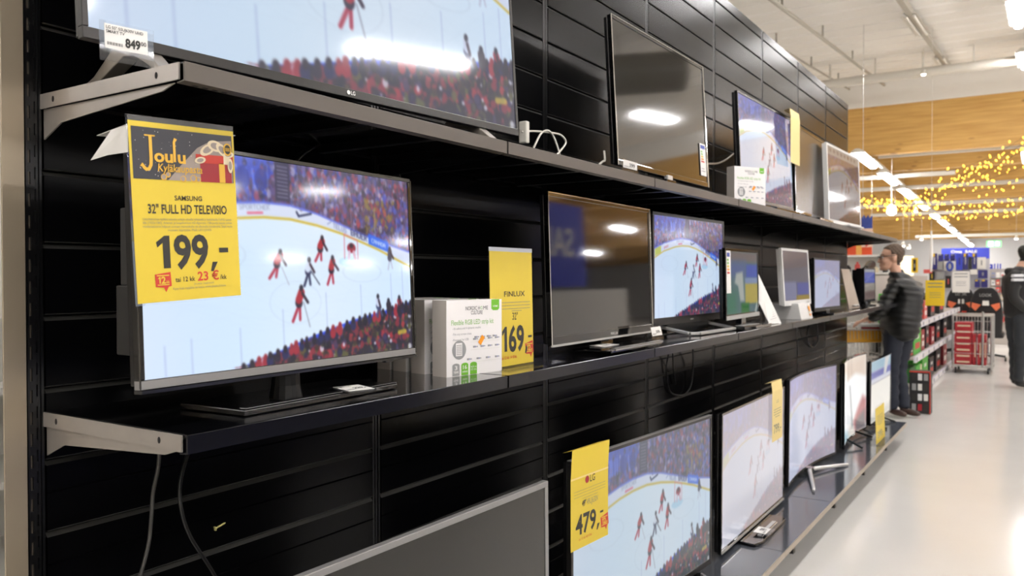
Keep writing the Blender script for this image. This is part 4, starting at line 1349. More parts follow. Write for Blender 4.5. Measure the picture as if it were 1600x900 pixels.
shelf_tag('white price tag in front of the small dark television with green on its screen', frame((.44, 4.02, ZM + .006), (0, 1, 0), (-1, 0, .1)), .12, .05, [('179', .42, .2, .5, .4, .02)])
shelf_tag('white price tag on the oval foot of the lilac bottom television', frame((.56, 3.98, ZD + .028), (0, 1, 0), (-1, 0, .05)), .1, .06, [('799', .42, .2, .5, .4, .02)])

# leaning white sheet and beige board on the middle shelf
mb = MB(); Q0, Q1, Q2, Q3 = atx(1185, 428, .35), atx(1221, 505, .42), atx(1202, 506, .415), atx(1186, 473, .365)
mb.prism([Q0, Q1, Q2, Q3], (-.002, .002, 0), WHT)
for k in range(8):
    f_ = .35 + k * .07
    a, b = Q3.lerp(Q2, f_), Q0.lerp(Q1, f_ * .62 + .35)
    mb.tube([a.lerp(b, .2), a.lerp(b, .8)], .0012, GREY, 4)
tag(origin_to(mb.build('info_sheet'), (.41, 4.77, ZM)), 'white printed information sheet leaning beside the white block monitor', 'paper sheet')
BEI = mat('beige_board', 'b3a392', .3, var=.06)
mb = MB(); mb.prism([(.355, 6.76, ZM + .325), (.355, 7.08, ZM + .325), (.40, 7.29, ZM + .004), (.38, 6.94, ZM + .004)], (-.01, .006, 0), BEI)
for q in (7.05, 7.16):
    mb.lathe([(.012, 0), (.02, .01), (.012, .02)], SILV, 10, (.40, q, ZM + .02))
tag(origin_to(mb.build('beige_board', bevel=.002), (.38, 7.1, ZM)), 'beige board leaning on the middle shelf before the far dark monitor', 'board')

# ------------------------------------------------------------------ white LED cartons
def carton(label, x, y, z, yaw, w, h, th):
    r = thing('led_strip_carton', label, 'carton', (x, y, z), -yaw, 'white LED strip cartons')
    mb = MB()
    mb.box((-th, -w / 2, 0), (0, w / 2, h), BOXW)
    mb.box((-th + .0005, -w / 2 - .0006, .0), (-.0005, -w / 2, h), BOXSIDE)
    mb.box((-th + .01, -.012, h), (-.008, .012, h + .0006), BOXSIDE)
    mb.M = frame((0.0, -w / 2, 0), (0, 1, 0), (0, 0, 1))
    X = lambda v: v * w
    Y = lambda v: (1 - v) * h
    mb.text('NORDIC H', X(.33), Y(.135), .0105, INK, w=X(.255)); mb.disc((X(.617), Y(.11)), .0045, GRN, .0006, 14); mb.disc((X(.617), Y(.11)), .0034, BOXW, .0009, 14); mb.text('ME', X(.65), Y(.135), .0105, INK, w=X(.085))
    mb.text('CULTURE', X(.53), Y(.195), .0105, INK, w=X(.21), align='c')
    P = [(.80, .0), (.95, .0), (.95, .125), (.92, .15), (.83, .15), (.80, .125)]
    mb.sheet([(X(a), Y(b), .0006) for a, b in P], GRN); mb.text('HOME', X(.875), Y(.105), .005, BOXW, w=X(.09), align='c', bold=.02, z=.0009)
    mb.text('Flexible RGB LED strip kit', X(.08), Y(.325), .0135, GRNT, w=X(.76), bold=.004)
    for k, tx in enumerate(('-16 colors and 4 dynamic modes', '-Fits any screen sizes', '-Powered by USB')):
        mb.text(tx, X(.10), Y(.385 + .075 * k), .0062, INKGREY, w=X((.5, .33, .28)[k]))
    mb.disc((X(.215), Y(.655)), .026, GREY, .0006, 28); mb.disc((X(.215), Y(.655)), .0215, INKGREY, .0008, 28); mb.rect(X(.155), Y(.735), X(.265), Y(.565), BOXW, .0010)
    for a in range(4):
        for b in range(6):
            mb.rect(X(.17 + a * .023), Y(.72 - b * .024), X(.183 + a * .023), Y(.708 - b * .024), INK, .0012)
    for k, (m_, big) in enumerate(((GREY, '3'), (GRN, '16'), (GRN, ''))):
        a = .095 + k * .155
        mb.sheet([(X(a + .0625 + .0625 * math.cos(q)), Y(.86) + .006 * math.sin(q), .0006) for q in [math.pi * j / 8 for j in range(9)]] + [(X(a), Y(.995), .0006), (X(a + .125), Y(.995), .0006)], m_)
        if big:
            mb.text(big, X(a + .0625), Y(.915), .011, BOXW, w=X(.045 if big == '3' else .07), align='c', bold=.01, z=.0009)
            mb.text('YEAR' if k == 0 else 'colors', X(a + .0625), Y(.96), .006, BOXW, w=X(.09), align='c', bold=.02, z=.0009)
        else:
            mb.text('4x50 cm', X(a + .0625), Y(.905), .005, BOXW, w=X(.1), align='c', z=.0009); mb.text('LED strips', X(a + .0625), Y(.94), .005, BOXW, w=X(.1), align='c', z=.0009)
    for row, (yy, x0, x1, n_) in enumerate(((.50, .45, .9, 4), (.525, .42, .96, 4), (.63, .42, .96, 4), (.79, .30, .985, 4))):
        for k in range(n_):
            xx = x0 + (x1 - x0) * (k + .3) / n_
            mb.rect(X(xx), Y(yy + .012), X(xx + .04), Y(yy - .012), INKGREY, .0006); mb.rect(X(xx + .045), Y(yy + .010), X(xx + .058), Y(yy - .010), BLUEP, .0006); mb.rect(X(xx + .066), Y(yy + .008), X(xx + .085), Y(yy - .008), GREY, .0006)
        mb.rect(X(x0), Y(yy + .045), X(x1), Y(yy + .035), WHT, .0005)
    c_ = (X(.61), Y(.545)); a_ = .9
    mb.sheet([(c_[0] + u * math.cos(a_) - v * math.sin(a_), c_[1] + u * math.sin(a_) + v * math.cos(a_), .0014) for u, v in ((-.013, -.007), (.013, -.007), (.013, .007), (-.013, .007))], ORNG)
    mb.build('printed_box', r)
    return r


BW, BH, BT = .217, .206, .056
ca = carton('white LED strip carton facing the aisle with orange sticker, beside the yellow 169 sign', .366, 1.842, ZM, .157, BW, BH, BT)
for x, y, lab in ((.268, 1.868, 'white LED strip carton directly behind the front one on the middle shelf'), (.186, 1.885, 'white LED strip carton, third in the row, partly behind the lit television'),
                  (.112, 1.90, 'white LED strip carton at the back of the row near the slatwall')):
    dup(ca, (x, y, ZM), -.14, lab)
q = at(1177, 300, 3.75)
cb = dup(ca, (.40, 4.25, ZT), -.50, 'white LED strip carton on the top shelf in front of the lilac television')
cb.scale = (1, 1, .97)

# ------------------------------------------------------------------ cables, screw, remote
def curve_pts(ctrl, n=40):
    P = [Vector(c) for c in ctrl]
    P = [P[0] * 2 - P[1]] + P + [P[-1] * 2 - P[-2]]
    out = []
    for i in range(1, len(P) - 2):
        for k in range(n // (len(P) - 3)):
            t = k / (n // (len(P) - 3))
            a, b, c, d = P[i - 1], P[i], P[i + 1], P[i + 2]
            out.append(.5 * ((2 * b) + (c - a) * t + (2 * a - 5 * b + 4 * c - d) * t * t + (3 * b - a - 3 * c + d) * t ** 3))
    out.append(P[-2])
    return out


def cable(label, ctrl, r, m_, name='power_cable', n=48):
    pts = curve_pts(ctrl, n)
    mb = MB(); mb.tube(pts, r, m_, 7)
    o = origin_to(mb.build(name, smooth=True), pts[0])
    return tag(o, label, 'cable')


mb = MB()
L1 = curve_pts([atx(816, 206, .30), atx(834, 205, .25), atx(858, 207, .22), atx(876, 211, .22), atx(884, 222, .22), atx(877, 234, .24), atx(868, 244, .25)], 48)
L2 = curve_pts([atx(832, 236, .25), atx(838, 222, .25), atx(846, 208, .24), atx(856, 204, .23), atx(864, 212, .22), atx(870, 226, .23), atx(875, 243, .24)], 48)
mb.tube(L1, .0035, CABW, 7); mb.tube(L2, .0035, CABW, 7)
tag(origin_to(mb.build('power_cable', smooth=True), L1[0]), 'looped white cable on the top shelf right of the largest television', 'cable')
mb = MB(); mb.boxc(atx(819, 207, .30), (.03, .02, .07), CABW); tag(origin_to(mb.build('cable_plug', bevel=.004), atx(819, 207, .3)), 'white plug at the right edge of the largest television', 'plug')
cable('short white cable end left of the dark top-shelf television', [atx(944, 236, .24), atx(945, 250, .25), atx(942, 252, .25), atx(936, 257, .25)], .0042, CABW)
cable('pale cable arching from the dark top-shelf television to the wall', [atx(1106, 256, .24), atx(1122, 255, .16), atx(1135, 249, .08), atx(1146, 240, .004)], .005, GREYP)
cable('thin black cable arching on the wall above the nearest lit television', [atx(455, 262, .02), atx(478, 238, .02), atx(520, 219, .02), atx(570, 218, .02), atx(605, 240, .02), atx(622, 268, .02), atx(627, 300, .02)], .004, CABB)
cable('left grey cable hanging below the middle shelf beside the steel bracket', [atx(250, 690, .12), atx(247, 730, .12), atx(239, 770, .1), atx(237, 800, .1), atx(232, 850, .1), atx(218, 905, .1)], .0042, mat('grey_cable', '3a3835', .45))
cable('right black cable hanging in a curve below the middle shelf front', [atx(302, 690, .3), atx(290, 720, .2), atx(281, 760, .15), atx(284, 800, .15), atx(298, 840, .15), atx(330, 890, .15), atx(350, 930, .15)], .0042, CABB)
cable('black cable loop below the grey-framed television, left one', [atx(1047, 538, .05), atx(1043, 560, .02), atx(1041, 580, .01), atx(1047, 612, .01), atx(1068, 617, .01), atx(1080, 600, .02), atx(1083, 565, .03), atx(1082, 540, .05)], .004, CABB)
cable('short black cable below the grey-framed television, right one', [atx(1051, 545, .05), atx(1052, 575, .02), atx(1055, 600, .01)], .004, CABB)
cable('black cable loop below the far end of the middle shelf', [atx(1264, 505, .05), atx(1261, 530, .02), atx(1270, 542, .01), atx(1278, 530, .02), atx(1276, 505, .05)], .006, CABB)
cable('white cable beside the white block monitor', [atx(1270, 475, .3), atx(1271, 484, .3), atx(1265, 489, .33), atx(1258, 490, .34)], .006, CABW)
mb = MB(); mb.M = frame((.001, 1.262, .838), (0, .026, .006), (0, 0, 1))
SCR = mat('brass_anchor', 'd9cf86', .35, metal=.3)
mb.tube([(0, 0, .003), (.006, 0, .003), (.030, .0, .003)], [.0035, .0022, .0014], SCR, 8); mb.boxc((0, 0, .003), (.003, .010, .006), SCR)
for k in range(7):
    mb.tube([(.008 + k * .003, 0, .003), (.009 + k * .003, 0, .003)], .0027, SCR, 8)
tag(origin_to(mb.build('wall_plug', smooth=False), (.001, 1.262, .838)), 'small pale yellow wall plug stuck in the black slatwall at lower left', 'wall plug')
mb = MB(); mb.box((.38, 4.02, ZM), (.445, 4.32, ZM + .018), TVB); mb.box((.385, 4.03, ZM + .018), (.44, 4.3, ZM + .022), TVGREY)
tag(origin_to(mb.build('set_top_box', bevel=.002), (.41, 4.2, ZM)), 'flat dark box lying before the small dark television on the middle shelf', 'box')
A0, A1, A2, A3 = atx(1341, 434, .21), atx(1354, 419, .21), atx(1353, 420, .21), atx(1361, 413, .21)
mb = MB(); mb.tube([A0, A1], .011, TVB, 8); mb.tube([A2, A3], [.028, .046], TVB, 12)
mb.tube([(A0.x, A0.y, ZM), A0], .011, TVB, 8); mb.lathe([(.05, 0), (.05, .01), (.02, .015)], TVB, 14, (A0.x, A0.y, ZM))
tag(origin_to(mb.build('desk_lamp'), (A0.x, A0.y, ZM)), 'black angled lamp above the far monitor, beside the face of the man', 'lamp')
mb = MB(); mb.box((.12, 8.45, ZM), (.19, 8.8, ZM + .33), TVB); mb.box((.19, 8.47, ZM + .02), (.195, 8.78, ZM + .31), mat('dull_dark_panel', '33343c', .35)); mb.box((.1, 8.5, ZM), (.24, 8.75, ZM + .02), TVB)
tag(origin_to(mb.build('monitor', bevel=.003), (.15, 8.6, ZM)), 'dark monitor seen edge-on at the very end of the middle shelf, behind the man', 'monitor')

# ------------------------------------------------------------------ people
def skin_mesh(name, chains, m_, M, parent=None, sub=2, post=None, root=None):
    """chains: list of lists of (x, y, z, rx[, ry]); shared points are merged"""
    idx, vs, rad, es = {}, [], [], []
    for ch in chains:
        prev = None
        for p in ch:
            k = (round(p[0], 4), round(p[1], 4), round(p[2], 4))
            if k not in idx:
                idx[k] = len(vs); vs.append(k); rad.append((p[3], p[4] if len(p) > 4 else p[3]))
            if prev is not None and prev != idx[k]:
                es.append((prev, idx[k]))
            prev = idx[k]
    me = bpy.data.meshes.new(name)
    me.from_pydata(vs, es, [])
    o = bpy.data.objects.new(name, me)
    COL.objects.link(o)
    md = o.modifiers.new('s', 'SKIN'); md.use_smooth_shade = True; md.branch_smoothing = .6
    for i, r in enumerate(rad):
        me.skin_vertices[0].data[i].radius = r
        me.skin_vertices[0].data[i].use_root = i in (root or (0,))
    sb = o.modifiers.new('d', 'SUBSURF'); sb.levels = sub; sb.render_levels = sub
    dg = bpy.context.evaluated_depsgraph_get()
    out = bpy.data.meshes.new_from_object(o.evaluated_get(dg))
    bpy.data.objects.remove(o); bpy.data.meshes.remove(me)
    if post:
        ns = [v.normal.copy() for v in out.vertices]
        for v, n in zip(out.vertices, ns):
            v.co += n * post(v.co)
    out.materials.clear(); out.materials.append(m_)
    out.transform(M)
    out.polygons.foreach_set('use_smooth', [True] * len(out.polygons))
    out.name = name
    q = bpy.data.objects.new(name, out)
    COL.objects.link(q)
    if parent:
        q.parent = parent
    return q


def hand(wrist, d, palmn, side, curl=.5):
    """palm and five fingers; d points along the hand, palmn out of the palm, side to the thumb"""
    w, d, n, s = Vector(wrist), Vector(d).normalized(), Vector(palmn).normalized(), Vector(side).normalized()
    pm = w + d * .045
    ch = [[(*w, .026, .020), (*pm, .036, .016)]]
    for k, (off, ln) in enumerate(((.030, .066), (.010, .074), (-.011, .069), (-.031, .054))):
        b = w + d * (.088 - abs(off) * .15) + s * off
        dd = (d * math.cos(curl * .6) + n * math.sin(curl * .6))
        d2 = (d * math.cos(curl * 1.5) + n * math.sin(curl * 1.5))
        m1 = b + dd * ln * .5
        m2 = m1 + d2 * ln * .5
        ch.append([(*pm, .036, .016), (*b, .0105), (*m1, .0092), (*m2, .0078)])
    t0 = w + d * .03 + s * .032 + n * .01
    t1 = t0 + (d * .7 + s * .6 + n * .3).normalized() * .034
    t2 = t1 + (d * .9 + s * .1 + n * .4).normalized() * .028
    ch.append([(*pm, .036, .016), (*t0, .0125), (*t1, .0105), (*t2, .0085)])
    return ch


def head_chains(c, face, up=(0, 0, 1)):
    """cranium, jaw, nose and ears on one continuous skin; c is the skull centre, face the look direction"""
    c, f, u = Vector(c), Vector(face).normalized(), Vector(up)
    s = f.cross(u).normalized()
    P = lambda a, b, h: tuple(c + f * a + s * b + u * h)
    return P, f, s, u


JACK = mat('black_quilted_nylon', '1d1d1c', 0.42, var=.25, vscale=25, spec=.4)
JEAN = mat('dark_navy_denim', '1c212e', 0.8, var=.25, vscale=40)
SHOEB = mat('brown_leather_shoe', '3d2a22', 0.5, var=.2, vscale=30)
HAIR = mat('short_brown_hair', '4d3a29', 0.6, var=.35, vscale=120, bump=.3, bscale=220)
GLASSF = mat('dark_glasses_frame', '2a2420', .3)


def person(label, P, hs, J, jacket, trouser, shoe, hairm, quilt, headface, glasses=False):
    """J: joints in a local frame (x image-right, y away from the camera, z up)"""
    r = bpy.data.objects.new('person', None)
    COL.objects.link(r)
    M = Matrix(((math.cos(YAW), -math.sin(YAW), 0), (math.sin(YAW), math.cos(YAW), 0), (0, 0, 1))).to_4x4()
    r.location = P
    tag(r, label, 'person')
    V = {k: Vector(v) for k, v in J.items()}
    hc = V['head']
    f = Vector(headface).normalized(); u = (Vector((0, 0, 1)) + f * -.08).normalized(); s = f.cross(u).normalized()
    Q = lambda a, b, h: hc + (f * a + s * b + u * h) * hs
    T = lambda v, *r_: (*v, *r_)
    body = [[T(V['pelvis'], .13, .10), T(V['chest'], .14, .10), T(V['neck'], .060), T(Q(-.028, 0, -.075), .060), T(Q(-.02, 0, .0), .055)]]
    for sd in ('L', 'R'):
        body.append([T(V['chest'], .14, .10), T(V['sh' + sd], .055), T(V['el' + sd], .042), T(V['wr' + sd], .026, .024)])
        d = V['wr' + sd] - V['el' + sd]
        body += hand(V['wr' + sd], J['hd' + sd] if 'hd' + sd in J else d, J.get('pn' + sd, (0, 0, -1)), J.get('ts' + sd, (1, 0, 0)), .7)
        body.append([T(V['pelvis'], .13, .10), T(V['hip' + sd], .08), T(V['kn' + sd], .055), T(V['an' + sd], .04)])
    b = skin_mesh('body', body, SKIN, Matrix.Identity(4), r, sub=2)
    # the head is modelled in volumes and fused with the body into one continuous surface
    bmh = bmesh.new(); bmh.from_mesh(b.data)
    B3 = Matrix((f, s, u)).transposed().to_4x4()
    for a_, b_, h_, ra, rb, rh in ((-.012, 0, .034, .096, .077, .086), (-.036, 0, -.012, .060, .060, .056), (.034, 0, -.018, .054, .058, .080), (.040, 0, -.074, .044, .044, .036), (.068, 0, -.090, .020, .024, .017),
                                   (.070, 0, .030, .016, .046, .015), (.084, 0, .014, .012, .010, .014), (.094, 0, -.006, .013, .012, .016), (.100, 0, -.024, .014, .015, .011), (.082, 0, -.050, .012, .024, .009), (.080, 0, -.062, .012, .021, .009),
                                   (-.006, .080, -.004, .017, .010, .031), (-.006, -.080, -.004, .017, .010, .031), (.055, .034, -.022, .030, .024, .024), (.055, -.034, -.022, .030, .024, .024)):
        mt_ = Matrix.Translation(Q(a_, b_, h_)) @ B3 @ Matrix.Diagonal((ra * hs, rb * hs, rh * hs, 1))
        bmesh.ops.create_icosphere(bmh, subdivisions=3, radius=1.0, matrix=mt_)
    bmh.to_mesh(b.data); bmh.free()
    rm = b.modifiers.new('fuse', 'REMESH'); rm.mode = 'VOXEL'; rm.voxel_size = .0062
    sm_ = b.modifiers.new('soft', 'SMOOTH'); sm_.factor = .5; sm_.iterations = 4
    nm_ = bpy.data.meshes.new_from_object(b.evaluated_get(bpy.context.evaluated_depsgraph_get()))
    b.modifiers.clear(); b.data = nm_
    nm_.materials.clear(); nm_.materials.append(SKIN); nm_.transform(M)
    nm_.polygons.foreach_set('use_smooth', [True] * len(nm_.polygons))
    # face: mouth and brows
    mb = MB()
    LIPM = mat('lips', '9a5d52', .5)
    mb.tube([Q(.082, -.020, -.057), Q(.091, 0, -.056), Q(.082, .020, -.057)], .004, LIPM, 6)
    for e in (-1, 1):
        mb.lathe([(.004, -.008), (.010, 0), (.004, .008)], mat('eye_white', 'e8e2dc', .3), 10, tuple(Q(.079, e * .032, .010)))
        mb.lathe([(.002, -.004), (.005, 0), (.002, .004)], GLASSF, 8, tuple(Q(.088, e * .033, .010)))
        mb.tube([Q(.086, e * .015, .034), Q(.086, e * .033, .040), Q(.072, e * .050, .034)], .004, hairm, 6)
    o = mb.build('face_features', r); o.data.transform(M)
    # short hair: the scalp itself, lifted a little
    Mi = M.inverted()
    bmh = bmesh.new(); bmh.from_mesh(b.data)
    keep = []
    for fc in bmh.faces:
        c_ = Mi @ fc.calc_center_median() - hc
        a_, b_, h_ = c_.dot(f) / hs, c_.dot(s) / hs, c_.dot(u) / hs
        ear = abs(b_) > .066 and -.034 < a_ < .020 and h_ < .030
        if not ear and h_ > -.070 and (h_ > .066 + .45 * max(0, a_ - .02) or (a_ < .012 and h_ > .022) or (a_ < -.034 and h_ > -.06)):
            keep.append(fc)
    kill = [fc for fc in bmh.faces if fc not in set(keep)]
    bmesh.ops.delete(bmh, geom=kill, context='FACES')
    seen, best = set(), []
    for v0 in bmh.verts:
        if v0 in seen:
            continue
        st, comp = [v0], []
        seen.add(v0)
        while st:
            v = st.pop(); comp.append(v)
            for e_ in v.link_edges:
                w_ = e_.other_vert(v)
                if w_ not in seen:
                    seen.add(w_); st.append(w_)
        if len(comp) > len(best):
            best = comp
    bs_ = set(best)
    bmesh.ops.delete(bmh, geom=[v for v in bmh.verts if v not in bs_], context='VERTS')
    hme = bpy.data.meshes.new('hair'); bmh.to_mesh(hme); bmh.free()
    ns = [v.normal.copy() for v in hme.vertices]
    for v, n in zip(hme.vertices, ns):
        v.co += n * (.007 + .0025 * math.sin(v.co.x * 190) * math.sin(v.co.z * 170))
    hme.materials.clear(); hme.materials.append(hairm)
    ho = bpy.data.objects.new('hair', hme); COL.objects.link(ho); ho.parent = r
    md = ho.modifiers.new('thickness', 'SOLIDIFY'); md.thickness = .010; md.offset = -1
    if glasses:
        mb = MB()
        for e in (-1, 1):
            ring = [Q(.097, e * .034 + .024 * math.cos(a), .012 + .016 * math.sin(a)) for a in [2 * math.pi * k / 14 for k in range(14)]]
            mb.tube(ring, .0028, GLASSF, 6, closed=True)
            mb.tube([Q(.097, e * .058, .018), Q(.06, e * .082, .020), Q(-.02, e * .088, .018)], .0028, GLASSF, 6)
        mb.tube([Q(.099, -.01, .016), Q(.103, 0, .018), Q(.099, .01, .016)], .0028, GLASSF, 6)
        o = mb.build('glasses', r); o.data.transform(M)
    # jacket
    jk = [[T(V['hem'], *J['hemr']), T(V['pelvis'] + Vector((0, 0, .06)), *J['waistr']), T(V['waist'], *J['waistr']), T(V['chest'], *J['chestr']), T(V['upper'], *J['upr']), T(V['neck'] + Vector((0, 0, -.03)), .085, .08), T(V['neck'] + Vector((-.005, 0, .02)), .072)]]
    for sd in ('L', 'R'):
        mid = V['el' + sd]
        cuff = V['wr' + sd].lerp(V['el' + sd], .12)
        jk.append([T(V['upper'], *J['upr']), T(V['sh' + sd], .088, .085), T(V['sh' + sd].lerp(mid, .5), .078), T(mid, .07), T(mid.lerp(cuff, .6), .06), T(cuff, .045)])
    skin_mesh('jacket', jk, jacket, M, r, sub=3 if quilt else 2, post=(lambda c_: quilt * (abs(math.sin((c_.z + .12 * c_.x) * math.pi / .062)) - .6)) if quilt else None)
    tr = []
    for sd in ('L', 'R'):
        tr.append([T(V['pelvis'].lerp(V['hip' + sd], .55) + Vector((0, 0, .08)), .125), T(V['hip' + sd], .112), T(V['hip' + sd].lerp(V['kn' + sd], .5), .092), T(V['kn' + sd], .076), T(V['kn' + sd].lerp(V['an' + sd], .6), .068), T(V['an' + sd] + Vector((0, 0, -.045)), .066)])
    skin_mesh('trousers', tr, trouser, M, r, root=(0, len(tr[0])), post=lambda c_: .005 * math.sin(c_.z * 60 + c_.x * 30))
    for sd in ('L', 'R'):
        a, t = V['an' + sd], V['toe' + sd]
        d = (t - a); d.z = 0; d.normalize()
        z0 = min(a.z, .1)
        base = Vector((a.x, a.y, a.z - .05))
        sh = [[T(a + Vector((0, 0, -.01)), .05), T(base - d * .02, .046, .042), T(base + d * .06 + Vector((0, 0, -.004)), .045, .038), T(base + d * .12 + Vector((0, 0, -.012)), .040, .030), T(base + d * .165 + Vector((0, 0, -.016)), .026, .022)]]
        skin_mesh('shoe', sh, shoe, M, r)
    return r, M, Q


JA = dict(pelvis=(-.03, .02, .92), waist=(-.01, .0, 1.05), chest=(.045, -.01, 1.24), upper=(.03, .0, 1.40), neck=(-.06, .02, 1.50), head=(-.115, .02, 1.635), hem=(-.02, .02, .76),
          hemr=(.255, .18), waistr=(.275, .19), chestr=(.25, .185), upr=(.15, .13),
          shL=(-.13, -.09, 1.37), elL=(-.25, -.06, 1.08), wrL=(-.36, .02, 1.0), shR=(.16, .08, 1.35), elR=(.19, .24, 1.1), wrR=(-.05, .34, 1.02),
          hdL=(-.9, .25, -.3), pnL=(.1, .1, -1), tsL=(.1, .9, .1),
          hipL=(-.10, -.02, .85), knL=(-.10, .03, .48), anL=(-.10, .0, .11), toeL=(-.02, -.16, .0), hipR=(.045, .05, .85), knR=(.03, .14, .48), anR=(.03, .02, .11), toeR=(.16, -.14, 0))
man, MM, QM = person('man in black quilted jacket and glasses at the shelf end, hand on a trolley', (.47, 9.2, 0), 1.16, JA, JACK, JEAN, SHOEB, HAIR, .016, (-.95, .16, -.1), True)

JACK2 = mat('black_softshell', '141415', 0.6, var=.2, vscale=30)
TROU2 = mat('dark_grey_trousers', '26292e', 0.75, var=.25, vscale=40)
SHOE2 = mat('black_shoe', '101011', 0.5)
HAIR2 = mat('black_hair', '15130f', .6, bump=.3, bscale=200)
JB = dict(pelvis=(.06, .0, .95), waist=(.05, .0, 1.10), chest=(.045, .0, 1.30), upper=(.05, .0, 1.47), neck=(.09, .0, 1.56), head=(.18, .0, 1.71), hem=(.06, .0, .88),
          hemr=(.17, .18), waistr=(.165, .18), chestr=(.175, .2), upr=(.13, .16),
          shL=(.05, .2, 1.45), elL=(.08, .26, 1.17), wrL=(.2, .2, 1.0), shR=(-.08, -.17, 1.47), elR=(-.13, -.20, 1.18), wrR=(.08, -.22, .97), hdR=(.8, .1, -.5), pnR=(0, 1, 0), tsR=(.6, 0, .8),
          hipL=(.06, .09, .88), knL=(.09, .10, .5), anL=(.10, .11, .11), toeL=(.3, .1, 0), hipR=(.05, -.09, .88), knR=(.05, -.08, .5), anR=(.02, -.09, .11), toeR=(.22, -.1, 0))
man2, M2, Q2 = person('man in a black jacket with white sleeve patches standing at the right photo edge', (1.345, 12.35, 0), 1.04, JB, JACK2, TROU2, SHOE2, HAIR2, 0, (.96, .2, -.2))
PATCH = mat('white_patch', 'e9e9ea', .6)
mb = MB()
for z0 in (1.43, 1.38):
    mb.prism([(-.17, -.28, z0), (-.03, -.285, z0), (-.03, -.285, z0 + .036), (-.16, -.28, z0 + .036)], (0, .06, 0), PATCH)
o = mb.build('sleeve_patch', man2, bevel=.01); o.data.transform(M2); o['label'] = 'two white sleeve patches'
mb = MB(); mb.prism([(.04, -.24, 1.36), (.24, -.20, 1.39), (.24, -.20, 1.46), (.04, -.24, 1.44)], (0, .06, 0), GREY)
o = mb.build('chest_stripe', man2, bevel=.01); o.data.transform(M2)
o = skin_mesh('hood', [[(.08, -.10, 1.52, .03), (.02, -.10, 1.515, .045), (-.035, -.06, 1.50, .055), (-.05, .0, 1.50, .06), (-.035, .06, 1.50, .055), (.02, .10, 1.515, .045), (.08, .10, 1.52, .03)]], JACK2, M2, man2)

# ------------------------------------------------------------------ shopping trolley of the man
WIRE = mat('zinc_wire', 'b9b8b3', .3, metal=.7)
ORP = mat('amber_panel', 'd79a18', .4)
t = thing('shopping_trolley', 'wire shopping trolley with amber panel and white handle under the hand of the man', 'trolley', (.02, 9.35, 0), YAW)
t.scale = (1, 1, .93)
mb = MB(); mb.tube([(-.30, -.12, 1.00), (.24, -.12, 1.00)], .022, WHP, 10); mb.box((-.14, -.15, .975), (-.04, -.09, 1.03), WHP); mb.build('handle', t, smooth=False)
mb = MB(); mb.box((-.27, -.085, .80), (.23, -.075, .95), ORP); mb.build('amber_panel', t, bevel=.004)
mb = MB(); mb.box((.0, -.1, .955), (.23, -.06, .985), DARKRED); mb.box((-.28, -.095, .935), (.24, -.065, .955), WHP); mb.build('child_seat_flap', t, bevel=.003)
mb = MB()
for k in range(15):
    x = -.28 + k * .037
    mb.tube([(x, -.10, .95), (x + .04, -.04, .55), (x * .85, .55, .60), (x * .85, .6, .88)], .0035, WIRE, 5)
for z, yy in ((.95, -.1), (.8, -.07), (.65, -.045), (.55, -.03)):
    mb.tube([(-.29, yy, z), (.25, yy, z), (.21, .6, .88 - (.95 - z) * .7), (-.24, .6, .88 - (.95 - z) * .7)], .005, WIRE, 6, closed=True)
mb.build('wire_basket', t)
mb = MB()
for x in (-.26, .22):
    mb.tube([(x, -.11, 1.0), (x, -.05, .5), (x, .0, .16), (x, .62, .14)], .014, WIRE, 8)
mb.build('chassis', t)
for x, y in ((-.26, .02), (.22, .02), (-.2, .58), (.16, .58)):
    mb = MB(); mb.tube([(x - .012, y, .06), (x + .012, y, .06)], .06, BLK, 16); mb.tube([(x, y, .06), (x, y, .15)], .01, WIRE, 6); mb.build('castor', t)
cable('thin dark cord hanging from the trolley handle', [atx(1326, 505, -.14), atx(1338, 512, -.14), atx(1341, 525, -.14), atx(1334, 535, -.14), atx(1324, 536, -.14)], .005, CABB, 'cord', 24)

# ------------------------------------------------------------------ store beyond the television wall
REDB = mat('red_carton', 'b3242e', .45, var=.1)
GREENB = mat('bright_green_carton', '3fae2e', .45, var=.1)
DKG = mat('dark_green_carton', '1f5a22', .5)
BLKB = mat('black_carton', '1b1a1c', .45, var=.2)
RAIL = mat('white_price_rail', 'e4e0ea', .35)
SHW = mat('pale_shelf_metal', 'b5aca2', .4)
PURP = mat('dark_blue_pack', '2c2a72', .4, var=.15)
BLUEB = mat('blue_banner', '3a48c4', .45, var=.05)
YELP = mat('yellow_card', 'e9c21d', .5)
PINK = mat('pinkish_red', 'd85a54', .5)
BRTW = mat('bright_white_shelf', 'f2eee6', .5)


def pbox(name, label, cat, p0, p1, y, d, m_, group=None, bev=.004, extra=None, parent=None):
    """a box whose near face spans two photo corners at depth y"""
    a, b = at(*p0, y), at(*p1, y)
    x0, x1 = min(a.x, b.x), max(a.x, b.x)
    z0, z1 = max(.0, min(a.z, b.z)), max(a.z, b.z)
    mb = MB(Matrix.Translation((-(x0 + x1) / 2, -y, -z0)))
    mb.box((x0, y, z0), (x1, y + d, z1), m_)
    if extra:
        extra(mb, x0, x1, y - .001, z0, z1)
    o = mb.build(name, bevel=bev)
    o.location = ((x0 + x1) / 2, y, z0)
    return tag(o, label, cat, group)


